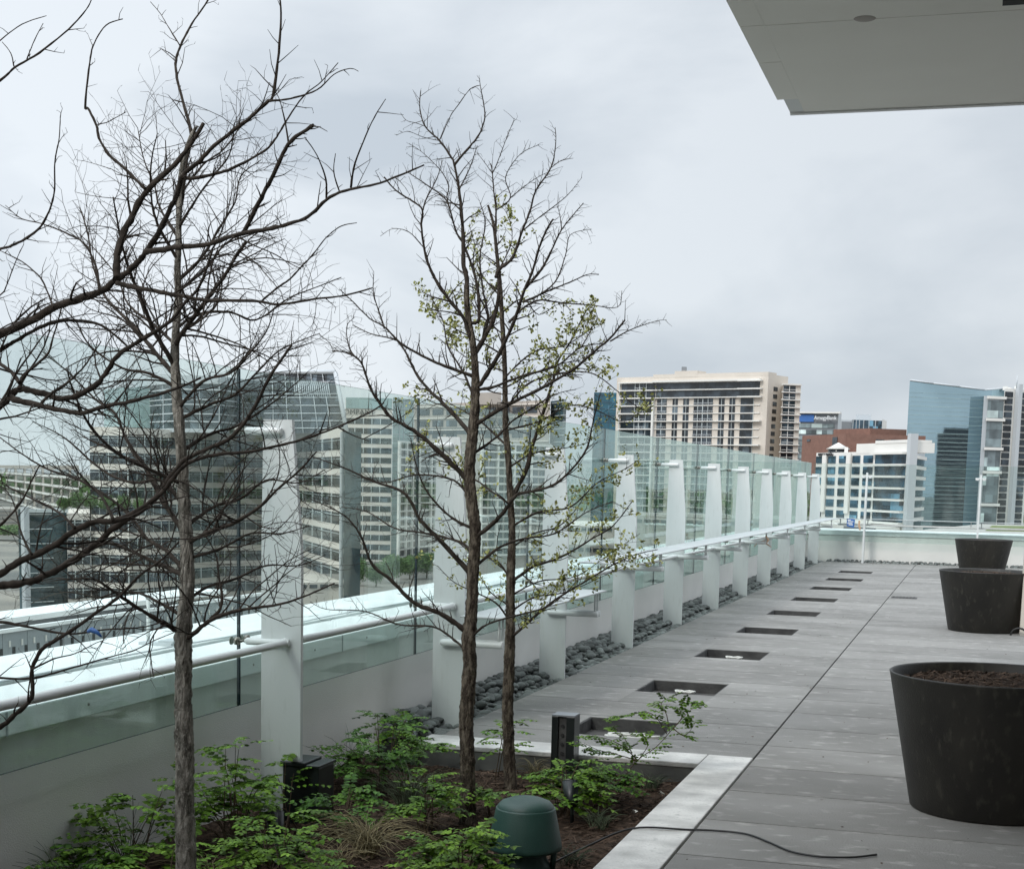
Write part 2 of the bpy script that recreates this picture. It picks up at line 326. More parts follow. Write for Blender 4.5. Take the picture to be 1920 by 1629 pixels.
# lightning rod on coping + cable clamp
r = empty('air_terminal', (-4.33, 7.477, ZC), 'thin white rod standing on the white coping behind the left tree', 'rod')
w = MB(); w.tube([(-4.33, 7.477, ZC+.01), (-4.33, 7.477, .955)], .010, 8); w.tube([(-4.33, 7.477, .955), (-4.33, 7.477, .975)], .013, 8); w.build('rod', M_tube, r)
w = MB(); w.box(-4.37, -4.17, 7.44, 7.52, ZC+.012, ZC+.028); w.box(-4.26, -4.17, 7.46, 7.60, ZC+.028, ZC+.04); w.build('base_plate', M_lgrey, r)
w = MB(); w.tube([(-4.14+.02*sin(i*1.3), 3+i*.5, ZC+.014) for i in range(64)], .006, 5); tag(w.build('ground_cable', M_lgrey), 'thin grey cable running along the groove of the side coping', 'cable')
# ------------------------------------------------------------------ posts, glass, rails, shelves
def post(Y, name, label, group, low=False, bracket=None, axis=0, X=None):
    """side posts: plate perpendicular to the side wall"""
    r = empty(name, (-3.36, Y, 0), label, 'post', group)
    t = .015
    prof = [(-3.465, -.12), (-3.245, -.12), (-3.245, 1.24), (-3.252, 1.36), (-3.30, 1.92), (-3.455, 1.92), (-3.465, 1.3)]
    w = MB(); n = len(prof); a = [(x, Y-t, z) for x, z in prof]; b = [(x, Y+t, z) for x, z in prof]
    w.face(a); w.face(b[::-1])
    for i in range(n): j = (i+1) % n; w.face([a[i], b[i], b[j], a[j]][::-1])
    w.build('plate', M_white, r, .002)
    for z in (.80, 1.862):
        for s in (-1, 1):
            y = Y+s*(t+.018)
            w = MB(); x0 = -3.30 if z < 1 else -3.345
            w.tube([(x0, y, z), (x0-.006, y, z), (-3.535, y, z), (-3.55, y, z)], [.016, .0185, .0185, .008], 14)
            arm = w.build('glass_arm', M_tube, r)
            w = MB(); w.tube([(-3.55, y, z), (-3.575, y+s*.022, z)], .006, 8); w.tube([(-3.572, y+s*.022, z), (-3.592, y+s*.022, z)], .021, 18); w.tube([(-3.610, y+s*.022, z), (-3.616, y+s*.022, z)], .021, 18)
            d = w.build('clamp', M_steel, arm); 
    if bracket:
        zt, zs = bracket
        for s in (-1, 1):
            y = Y+s*(t+.026)
            w = MB(); w.tube([(-3.40, y, zt), (-3.385, y, zt), (-2.968, y, zt), (-2.962, y, zt)], [.018, .0245, .0245, .022], 16)
            q = w.build('shelf_arm', M_tube, r)
            w = MB(); w.tube([(-2.99, y, zt+.02), (-2.99, y, zs)], .008, 10); w.build('stub', M_tube, q)
    return r
for k, Y in enumerate(PY):
    if k == 0: lab = 'white steel windscreen post beyond the left edge'; continue
    br = None
    if k in (2, 3): br = (.555, .735)
    elif k > 3: br = (.80, .953)
    lab = ('nearest white steel post behind the left bare tree' if k == 1 else ('farthest white steel post of the side windscreen, at the end wall' if k == NP else ORD[k-1]+' white steel post of the side windscreen counted from the near end'))
    post(Y, 'windscreen_post', lab, 'white steel posts along the side windscreen', bracket=br)
PY2 = PY+[YF-.35]
for k in range(len(PY)):
    a, b = PY[k]+.007, (PY[k+1] if k+1 < len(PY) else YF-.25)-.007
    w = MB(); t = .007
    w.face([(XG-t, a, .458), (XG-t, b, .458), (XG-t, b, 2.172), (XG-t, a, 2.172)][::-1]); w.face([(XG+t, a, .458), (XG+t, b, .458), (XG+t, b, 2.172), (XG+t, a, 2.172)])
    for q in ([(XG-t, a, .458), (XG+t, a, .458), (XG+t, a, 2.172), (XG-t, a, 2.172)], [(XG-t, b, .458), (XG+t, b, .458), (XG+t, b, 2.172), (XG-t, b, 2.172)], [(XG-t, a, .458), (XG+t, a, .458), (XG+t, b, .458), (XG-t, b, .458)], [(XG-t, a, 2.172), (XG+t, a, 2.172), (XG+t, b, 2.172), (XG-t, b, 2.172)]): w.face(q, 1)
    o = w.build('windscreen', [M_glass, M_edge])
    tag(o, ('green tinted glass panel at the left edge of the picture, before the first post' if k == 0 else 'green tinted glass panel just past the '+('nearest' if k == 1 else ('farthest' if k == NP else ORD[k-1]))+' side post'), 'glass panel', 'glass panels of the side windscreen')
# one transparent thickness is enough on the back face: handled by the material
# pipe rails
for k in range(len(PY)):
    a = PY[k]+.02 if k else 2.0; b = PY[k+1]-.03 if k+1 < len(PY) else YF-.5
    w = MB(); z = .80; xr = -3.325
    pts = [(xr, a, z), (xr, b-.03, z), (xr, b-.01, z), (xr+.001, b, z)]
    w.tube(pts, [.0195, .0195, .0225, .0225], 14)
    bm_c = (xr, b, z)
    w.lathe([(0.0001, z-.026), (.018, z-.021), (.026, z-.008), (.026, z+.008), (.018, z+.021), (.0001, z+.026)], xr, b, 14)
    o = w.build('handrail', M_tube)
    tag(o, ('white round pipe rail crossing the left edge of the picture' if k == 0 else 'white round pipe rail starting at the '+('nearest' if k == 1 else ('farthest' if k == NP else ORD[k-1]))+' side post'), 'rail', 'pipe rails between the side posts')
# shelves
w = MB(); w.box(-3.235, -2.935, 9.60, 12.55, .735, .747); tag(w.build('bar_shelf', M_shelf, None, .003), 'short low white drink shelf behind the two right-hand trees', 'shelf')
w = MB(); w.prism([(-3.235, 12.75), (-2.935, 12.75), (-2.935, 34.72), (-2.6, 34.92), (3.0, 34.92), (3.0, 35.16), (-2.9, 35.16), (-3.235, 34.9)], .953, .965)
tag(w.build('bar_shelf', M_shelf, None, .003), 'long white drink shelf running along the far side posts and round the corner', 'shelf')
# far side posts (edge-on)
for k, X in enumerate((-2.355, .045, 2.45)):
    r = empty('end_post', (X, 34.9, 0), ['slim white post standing left at the end wall', 'slim white post behind the far planter pots', 'slim white post at the end wall beyond the right edge'][k], 'post', 'posts at the end wall')
    if k == 2:
        bpy.data.objects.remove(r); continue
    w = MB(); t = .02
    a = [(34.72, -.05), (34.94, -.05), (34.94, 1.3), (34.93, 1.95), (34.80, 1.98), (34.72, 1.3)]
    A = [(X-t, y, z) for y, z in a]; B = [(X+t, y, z) for y, z in a]; w.face(A[::-1]); w.face(B)
    for i in range(6): j = (i+1) % 6; w.face([A[i], B[i], B[j], A[j]])
    w.build('plate', M_white, r)
    for s in (-1, 1):
        x = X+s*.07
        w = MB(); w.tube([(x, 34.76, 1.885), (x, 35.02, 1.885)], .03, 12); w.tube([(X+s*.02, 34.84, 1.885), (X+s*.11, 34.84, 1.885)], .028, 12); w.build('glass_arm', M_tube, r)
for k, (a, b) in enumerate(((-3.55, -2.36), (-2.35, .04), (.05, 2.45))):
    w = MB(); y = YF-.22; t = .007
    w.face([(a, y-t, .458), (b, y-t, .458), (b, y-t, 2.172), (a, y-t, 2.172)]); w.face([(a, y+t, .458), (b, y+t, .458), (b, y+t, 2.172), (a, y+t, 2.172)][::-1])
    w.face([(a, y-t, .458), (a, y+t, .458), (a, y+t, 2.172), (a, y-t, 2.172)], 1); w.face([(b, y-t, .458), (b, y+t, .458), (b, y+t, 2.172), (b, y-t, 2.172)], 1); w.face([(a, y-t, 2.172), (b, y-t, 2.172), (b, y+t, 2.172), (a, y+t, 2.172)], 1)
    tag(w.build('windscreen', [M_glass, M_edge]), ['clear glass panel in the far left corner of the end wall', 'wide clear glass panel between the two slim end posts', 'clear glass panel right of the post behind the far pots'][k], 'glass panel', 'glass panels above the end wall')
w = MB(); w.tube([(-2.95, 35.04, .83), (2.6, 35.04, .83)], .022, 10)
for X in (-2.9, -2.68, -2.3, -.1, .12, 2.2): w.tube([(X, 35.04, .83), (X, 35.04, .953)], .012, 8)
tag(w.build('end_rail', M_tube), 'white pipe rail with short stubs below the shelf at the end wall', 'rail')
# notice + tape
r = empty('notice_card', (-2.62, 34.86, .90), 'small blue and white notice taped beside the left end post', 'notice')
w = MB(); w.hexa([(-2.74, 34.86, .80), (-2.58, 34.86, .76), (-2.58, 34.87, .76), (-2.74, 34.87, .80), (-2.75, 34.86, .97), (-2.57, 34.86, .95), (-2.57, 34.87, .95), (-2.75, 34.87, .97)]); w.build('card', M_signb, r)
w = MB()
for i, (zz, x0, x1) in enumerate(((.93, -2.73, -2.66), (.90, -2.72, -2.60), (.86, -2.73, -2.62), (.83, -2.70, -2.61))): w.box(x0, x1, 34.852, 34.858, zz-.009, zz+.009)
w.build('print', M_signw, r)
w = MB(); w.box(-2.49, -2.45, 34.80, 34.81, .78, .93); w.box(-2.47, -2.43, 34.79, 34.80, .72, .80); tag(w.build('masking_tape', M_tape), 'loose peach masking tape hanging on the rail near the left end post', 'tape')
w = MB(); yb = PY[7]-.05
w.tube([(-2.99, yb, .90), (-2.95, yb-.01, .84), (-2.98, yb, .79), (-2.90, yb-.02, .74)], [.014, .02, .016, .005], 5); w.tube([(-3.0, yb, .84), (-3.1, yb, .80), (-3.16, yb, .74)], .006, 4); tag(w.build('masking_tape', M_tape), 'peach masking tape tied round a bracket under the long shelf', 'tape')
# ------------------------------------------------------------------ pebbles
def pebbles():
    random.seed(5)
    protos = []
    for k in range(6):
        import bmesh
        bm = bmesh.new(); bmesh.ops.create_icosphere(bm, subdivisions=3, radius=1)
        for v in bm.verts:
            v.co *= 1+.16*noise.noise(v.co*1.1+Vector((k*7, 0, 0)))
        me = bpy.data.meshes.new('pebble'); bm.to_mesh(me); bm.free(); me.materials.append(M_pebble); me.polygons.foreach_set('use_smooth', [True]*len(me.polygons)); protos.append(me)
    P = []
    def add(x, y, zb): 
        a = random.uniform(.036, .064); P.append((x, y, zb, a, a*random.uniform(.6, .85), a*random.uniform(.4, .6)))
    y = 9.32
    while y < 34.9:
        for lay in (0, 1, 2):
            for i in range(5 if lay < 1 else (3 if lay == 1 else 2)):
                x0 = -3.27-.085*i+random.uniform(-.02, .02); 
                if lay == 1: x0 = -3.40-.095*i+random.uniform(-.03, .03)
                if lay == 2: x0 = -3.54-.09*i+random.uniform(-.03, .03)
                if x0 < XW+.03 or x0 > -3.26: x0 = max(XW+.04, min(-3.275, x0))
                yy = y+random.uniform(-.03, .03)+(.04 if i % 2 else 0)
                if abs(yy-P0) % DP < .0: continue
                add(x0, yy, (-.025, .02, .055)[lay]+random.uniform(-.008, .012))
        y += .092
    P2 = []
    nm = len(P); x = -3.1
    while x < 2.6:
        for j in range(4): add(x+random.uniform(-.03, .03), 34.96+.09*j+random.uniform(-.02, .02), -.01+.012*j)
        x += .1
    P.sort(key=lambda q: q[1]); 
    for i, q in enumerate(P[:300]):
        me = protos[i % 6]; o = bpy.data.objects.new('river_pebble', me); C.objects.link(o)
        o.location = (q[0], q[1], q[2]); o.scale = (q[3], q[4], q[5]); o.rotation_euler = (random.uniform(-.35, .35), random.uniform(-.35, .35), random.random()*3.1)
        kb = int((q[1]-PY[2])/DP+1)
        if q[1] < PY[2]: lab = 'dark grey river pebble in the pile at the planting bed corner'
        else: lab = 'dark grey river pebble in the strip between the '+ORD[kb]+' and '+ORD[kb+1]+' side posts'
        tag(o, lab, 'pebble', 'river pebbles along the side parapet')
    w = MB()
    base = [tuple(v.co) for v in protos[0].vertices]; 
    import bmesh
    bm = bmesh.new(); bmesh.ops.create_icosphere(bm, subdivisions=2, radius=1); bv = [v.co.copy() for v in bm.verts]; bf = [tuple(v.index for v in f.verts) for f in bm.faces]; bm.free()
    for q in P[300:]:
        R = Matrix.Rotation(random.random()*3, 3, 'Z') @ Matrix.Rotation(random.uniform(-.3, .3), 3, 'X'); n = len(w.v)
        for v in bv: p = R @ Vector((v.x*q[3], v.y*q[4], v.z*q[5])); w.v.append((p.x+q[0], p.y+q[1], p.z+q[2]))
        for f in bf: w.f.append(tuple(n+i for i in f)); w.m.append(0); w.sm.append(True)
    tag(w.build('river_pebbles', M_pebble), 'far dark grey river pebbles filling the gap at the wall foot', 'pebbles', kind='stuff')
pebbles()
# ------------------------------------------------------------------ planter pots
def pot(cx, cy, label):
    r = empty('planter_pot', (cx, cy, 0), label, 'planter pot', 'round black planter pots on the right')
    w = MB(); w.lathe([(.0001, .002), (.395, .002), (.405, .012), (.542, .70), (.545, .708), (.538, .712), (.527, .705), (.515, .60)], cx, cy, 72); w.build('shell', M_pot, r)
    w = MB(); 
    n = 40
    for i in range(14):
        for j in range(n):
            rr = .0001+.522*i/13; a = 2*pi*j/n; x, y = rr*cos(a), rr*sin(a)
            w.v.append((cx+x, cy+y, .645+.03*(1-(rr/.522)**2)+.012*noise.noise(Vector((x*9, y*9, cy)))))
    for i in range(13):
        for j in range(n): j2 = (j+1) % n; w.f.append((i*n+j, (i+1)*n+j, (i+1)*n+j2, i*n+j2)); w.m.append(0); w.sm.append(True)
    random.seed(int(cy))
    for i in range(1500):
        rr = .5*sqrt(random.random()); a = random.random()*6.28; x, y = rr*cos(a), rr*sin(a)
        b = random.random()*pi; l = random.uniform(.008, .03); h = random.uniform(.002, .005); d = Vector((cos(b)*l, sin(b)*l, random.uniform(-.4, .4)*l)); q = Vector((-sin(b)*h, cos(b)*h, .001))
        c = Vector((cx+x, cy+y, .655+.03*(1-(rr/.522)**2)+random.random()*.01)); w.face([c-d-q, c+d-q, c+d+q, c-d+q], 1)
    w.build('mulch_fill', [M_soil, M_chip], r)
pot(.155, 8.25, 'large black tapered planter pot filled with mulch, nearest on the right')
pot(.155, 18.98, 'black tapered planter pot standing second in the row on the right')
pot(.165, 31.2, 'black tapered planter pot standing farthest, near the end wall')
w = MB(); w.tube([(.55+.09*cos(a), 18.55, .001+.085*sin(a)) for a in [pi*i/10 for i in range(11)]], .012, 8); tag(w.build('hose_loop', M_cable), 'black hose loop beside the second planter pot', 'hose')
# ------------------------------------------------------------------ cable on deck
pts = [g for g in ((-1.80, 6.55), (-1.66, 6.86), (-1.484, 7.053), (-1.232, 7.133), (-1.10, 7.165), (-.956, 7.15), (-.83, 7.02), (-.722, 6.885), (-.62, 6.835), (-.527, 6.837), (-.43, 6.88), (-.341, 6.965))]
def smooth(pts, n=6):
    P = [Vector(p) for p in pts]; out = []
    for i in range(len(P)-1):
        p0 = P[max(i-1, 0)]; p1 = P[i]; p2 = P[i+1]; p3 = P[min(i+2, len(P)-1)]
        for k in range(n):
            t = k/n; out.append(.5*((2*p1)+(p2-p0)*t+(2*p0-5*p1+4*p2-p3)*t*t+(3*p1-p0-3*p2+p3)*t**3))
    out.append(P[-1]); return out
zz = [-.10, -.05, .010]+[.009]*9
w = MB(); w.tube(smooth([(p[0], p[1], z) for p, z in zip(pts, zz)], 8), .0052, 8); tag(w.build('power_cable', M_cable), 'black cable snaking from the planting bed across the paving', 'cable')
w = MB(); w.tube(smooth([(-1.75, 6.3, -.09), (-1.66, 6.25, -.06), (-1.58, 6.15, -.07), (-1.53, 6.0, -.09)], 6), .005, 6); tag(w.build('irrigation_hose', M_cable), 'thin black hose curving over the mulch beside the green speaker', 'hose')
# ------------------------------------------------------------------ green garden speaker
def speaker(cx, cy):
    r = empty('garden_speaker', (cx, cy, -.12), 'dark green mushroom-shaped garden speaker in the planting bed', 'speaker')
    w = MB(); z0 = -.10
    w.lathe([(.0001, z0), (.118, z0), (.122, z0+.01), (.115, z0+.035), (.10, z0+.06), (.098, z0+.10)], cx, cy, 40); w.build('base', M_spk, r)
    w = MB(); w.lathe([(.0001, z0+.10), (.155, z0+.10), (.166, z0+.105), (.168, z0+.115), (.166, z0+.13), (.135, z0+.285), (.133, z0+.292), (.128, z0+.292)], cx, cy, 48); w.build('hood', M_spk, r)
    w = MB(); w.lathe([(.129, z0+.290), (.127, z0+.300), (.11, z0+.318), (.07, z0+.333), (.0001, z0+.339)], cx, cy, 48); w.build('cap', M_spk, r)
    for a in (.3, 2.4, 4.2): w = MB(); w.tube([(cx+.125*cos(a), cy+.125*sin(a), z0), (cx+.135*cos(a), cy+.135*sin(a), z0+.11)], .014, 8); w.build('foot', M_spk, r)
speaker(-1.862, 6.5)
# dark boxes
r = empty('power_pedestal', (-3.20, 7.2, -.12), 'squat black outdoor power box beside the nearest white post', 'power box')
w = MB(); w.box(-3.34, -3.14, 7.10, 7.30, -.14, .165); w.build('body', M_blk, r, .004)
w = MB(); w.box(-3.352, -3.215, 7.088, 7.312, .167, .190); w.build('lid', M_blk, r, .004)
w = MB(); w.box(-3.205, -3.132, 7.088, 7.312, .166, .180); w.build('cover', M_blk, r, .003)
r = empty('steel_strut', (-2.27, 8.75, -.12), 'upright black steel channel box with a row of holes in the planting bed', 'channel post')
w = MB(); w.box(-2.345, -2.305, 8.70, 8.83, -.13, .262); w.box(-2.255, -2.205, 8.70, 8.83, -.13, .262); w.box(-2.3, -2.26, 8.74, 8.83, -.13, .262); w.build('channel', M_blk, r, .002)
w = MB(); w.box(-2.345, -2.205, 8.70, 8.83, .263, .272); w.build('cap', M_grey, r)
w = MB(); w.box(-2.304, -2.256, 8.715, 8.725, -.13, .262); s = w.build('web', M_pit, r)
w = MB()
for i in range(6): w.tube([(-2.28, 8.708, -.07+.055*i), (-2.28, 8.714, -.07+.055*i)], .011, 10)
w.build('hole', M_dark, s)
for (x, y, lab) in ((-3.02, 6.35, 'small black garden spotlight among the shrubs at the lower left'), (-1.93, 7.62, 'small black garden spotlight behind the green speaker')):
    r = empty('garden_spotlight', (x, y, -.12), lab, 'spotlight', 'garden spotlights in the planting bed')
    w = MB(); w.tube([(x, y, -.14), (x, y, -.02)], .010, 8); w.build('stake', M_blk, r)
    w = MB(); w.tube([(x, y, -.04), (x-.01, y+.02, -.01), (x-.03, y+.05, .09)], [.02, .038, .042], 16); w.build('head', M_blk, r)
    w = MB(); w.tube([(x-.0305, y+.051, .0905), (x-.031, y+.052, .093)], .035, 16); w.build('lens', M_steel, r)
# ------------------------------------------------------------------ canopy and unseen building volumes added around the camera for shade
r = empty('roof_canopy', (1, 5, 4.2), 'deep pale canopy soffit overhanging the terrace at the upper right', 'canopy')
w = MB(); w.box(-1.3, 8, -2, 9.0-.004, 4.2, 4.25); w.box(-1.3, 8, 9.0+.004, 11.06, 4.2, 4.25); w.build('soffit', M_soffit, r)
w = MB()
for a, b in ((-2, 1.2), (1.21, 4.99), (5.0, 8.996), (9.004, 9.77), (9.778, 10.70)): w.box(-1.44, -1.302, a, b, 4.2015, 4.55)
w.build('edge_trim', M_soffit, r)
w = MB(); w.box(-1.398, -1.302, 10.704, 11.10, 4.203, 4.215); w.box(-1.398, 8, 11.064, 11.11, 4.19, 4.56); w.build('fascia', M_trim, r)
w = MB(); w.box(-1.34, 8, -2, 11.06, 4.252, 4.55); w.build('roof_slab', M_trim, r)
w = MB(); w.lathe([(.0001, 4.197), (.055, 4.197), (.060, 4.1995)], -.75, 8.985, 32); w.build('recessed_light', M_conc, r)
w = MB(); w.box(-.03, .8, 8.80, 8.89, 4.194, 4.199); w.build('air_slot', M_dark, r)
r = empty('terrace_shade_block', (4, 5, 0), 'unseen pale building volumes added right of and behind the terrace to shade it', 'building')
w = MB(); w.box(7.6, 14, -6, 17, -.1, 4.19); w.box(-8, 12, -9, -2.2, -.1, 4.19); w.box(-8, 12, -9, -2.2, 4.6, 7); w.box(7.6, 14, -2.19, 9, 4.6, 7); w.build('wall', M_trim, r)  # walls added out of view to hold back light from the terrace
w = MB()
for i in range(8): w.box(7.585, 7.598, -1.5+2.3*i, .6+2.3*i, .1, 3.8)
w.build('window', M_wd, r)
w = MB(); w.box(.56, .95, 18.63, 19.05, -.02, 12); tag(w.build('building_column', M_beige, None, .006), 'beige square column cut off by the right edge behind the second pot', 'column')
# ------------------------------------------------------------------ trees
def limb3(L, Y, off, rs, T=0):
    """L: list of (px,py); Y base depth; off end depth offset; rs start,end radius (m)"""
    n = len(L); out = []; rad = []; ln = [0]
    for i in range(1, n): ln.append(ln[-1]+sqrt((L[i][0]-L[i-1][0])**2+(L[i][1]-L[i-1][1])**2))
    for i, (x, y) in enumerate(L):
        t = ln[i]/ln[-1]
        out.append(on(x, y, 1, Y+off*t)); rad.append(rs[0]+(rs[1]-rs[0])*t**.8)
    sm = smooth(out, 5); k = len(sm); rd = []
    for i in range(k):
        f = i/5; a = int(min(f, n-1)); b = min(a+1, n-1); rd.append(rad[a]+(rad[b]-rad[a])*(f-a))
    return sm, rd
def perp(d):
    v = Vector((random.gauss(0, 1), random.gauss(0, 1), random.gauss(0, 1))); v -= d*v.dot(d); return v.normalized()
class Tree:
    def __init__(s, seed, leafp=0., dens=1.): s.t = MB(); s.lv = MB(); s.rng = random.seed(seed); s.leafp = leafp; s.dens = dens; s.nt = 0
    def leaf(s, p, sz=.014):
        d = Vector((random.gauss(0, 1), random.gauss(0, 1), random.gauss(.3, 1))).normalized(); q = perp(d)
        a = p+d*sz*.2; l = sz*random.uniform(1.2, 2.2); wd = sz*random.uniform(.45, .75)
        nn = d.cross(q)*wd*.25
        s.lv.face([a, a+d*l*.35+q*wd+nn, a+d*l*.75+q*wd*.7+nn, a+d*l]); s.lv.face([a, a+d*l, a+d*l*.75-q*wd*.7+nn, a+d*l*.35-q*wd+nn])
    def twig(s, p, d, l, r, lev, leafy):
        s.nt += 1
        n = max(2, int(l/.045)) if lev < 3 else 2; st = l/n; pts = [p.copy()]; rad = [r]; q = p.copy(); dd = d.copy(); bend = perp(d)
        for i in range(n):
            dd = (dd+bend*.17+perp(dd)*random.uniform(.03, .22)+Vector((0, 0, .05))).normalized(); q = q+dd*st; pts.append(q.copy()); rad.append(r*(1-.6*(i+1)/n))
            if lev < 3 and i > 0 or lev == 1:
                if random.random() < (.82 if lev == 1 else .62)*s.dens:
                    cd = (dd*random.uniform(.4, .9)+perp(dd)*random.uniform(.6, 1.)).normalized()
                    s.twig(q, cd, l*random.uniform(.22, .55)*(1-.4*i/n), max(.0009, rad[-1]*.68), lev+1, leafy)
            if leafy and random.random() < leafy:
                for _ in range(random.choice((2, 3, 4))): s.leaf(q+perp(dd)*random.uniform(.003, .016), random.uniform(.008, .014))
        s.t.tube(pts, rad, 4 if lev < 2 else 3, cap=False)
    def limb(s, L, Y, off, r0, r1, tw=1., leafy=0., maxl=.46, mi=0, start=.08):
        sm, rd = limb3(L, Y, off, (r0, r1)); 
        sm = [p+Vector((random.uniform(-1, 1), random.uniform(-1, 1), random.uniform(-1, 1)))*rd[i]*.18 for i, p in enumerate(sm)]
        rk = [q*(1+random.uniform(-.10, .16)) for q in rd]; s.t.tube(sm, rk, 9 if r0 > .012 else 6, cap=True, jit=.28)
        tot = sum((sm[i+1]-sm[i]).length for i in range(len(sm)-1)); acc = 0; nxt = tot*start; side = 1
        for i in range(len(sm)-1):
            seg = (sm[i+1]-sm[i]); ls = seg.length
            while nxt < acc+ls:
                t = (nxt-acc)/ls; p = sm[i]+seg*t; d = seg.normalized(); frac = nxt/tot
                pr = perp(d); cd = (d*random.uniform(.35, .9)+pr*random.uniform(.7, 1.)+Vector((0, 0, .15))).normalized()
                if random.random() < .5: l = random.uniform(.015, .08); lev = 3
                else: l = maxl*random.uniform(.25, 1.)*(1-.35*frac); lev = 1
                s.twig(p, cd, l, max(.0014, min(rd[i]*.5, .0042 if lev == 1 else .0021)), lev, leafy)
                nxt += random.uniform(.014, .042)/(tw*s.dens)
            acc += ls
def make_tree(name, loc, label, trunk, limbs, Y, barkm, seed, foliage=False, dens=1.):
    root = empty(name, loc, label, 'tree', 'bare young trees in the planting bed'); T = Tree(seed, dens=dens)
    def tx(y):
        for a, b in zip(trunk, trunk[1:]):
            if b[1] <= y <= a[1]: t = (y-a[1])/(b[1]-a[1]); return a[0]+(b[0]-a[0])*t, a[2]+(b[2]-a[2])*t
        return None
    for q in limbs:
        L = q[0]; h = tx(L[0][1]+7)
        if h and abs(L[0][0]-h[0]) < h[1]+14: L = [(h[0], L[0][1]+7)]+[p for i, p in enumerate(L) if i > 0 or abs(p[0]-h[0]) > 5]
        T.limb(L, *q[1:5], **q[5])
    if trunk:
        sm, rd = limb3([(x, y) for x, y, r in trunk], Y, 0, (.01, .01)); n = len(trunk); rd = []
        for i in range(len(sm)):
            f = i/5; a = int(min(f, n-1)); b = min(a+1, n-1); rd.append((trunk[a][2]+(trunk[b][2]-trunk[a][2])*(f-a))*Y*1.06/F)
        # resample finely for bark relief
        P, R = [], []
        for i in range(len(sm)-1):
            k = max(1, int((sm[i+1]-sm[i]).length/.008))
            for j in range(k): P.append(sm[i].lerp(sm[i+1], j/k)); R.append(rd[i]+(rd[i+1]-rd[i])*j/k)
        P.append(sm[-1]); R.append(rd[-1]); w = MB(); S = 30; 
        for i, (p, r) in enumerate(zip(P, R)):
            for j in range(S):
                a = 2*pi*j/S; nn = noise.noise(Vector((cos(a)*2.2, sin(a)*2.2, p.z*4)))*.10+noise.noise(Vector((cos(a)*5, sin(a)*5, p.z*22)))*.10+max(0, noise.noise(Vector((cos(a)*6+7, sin(a)*6, p.z*38)))-.05)*.34+max(0, noise.noise(Vector((cos(a)*1.2, sin(a)*1.2, p.z*3+9)))-.35)*.5
                rr = r*(1+nn); w.v.append((p.x+cos(a)*rr, p.y+sin(a)*rr, p.z))
        for i in range(len(P)-1):
            for j in range(S): j2 = (j+1) % S; w.f.append((i*S+j, i*S+j2, (i+1)*S+j2, (i+1)*S+j)); w.m.append(0); w.sm.append(True)
        w.build('trunk', barkm, root)
    T.t.build('crown', M_twig, root)
    if T.lv.f: T.lv.build('foliage', M_leafY, root)
    print(name, T.nt)
D = dict
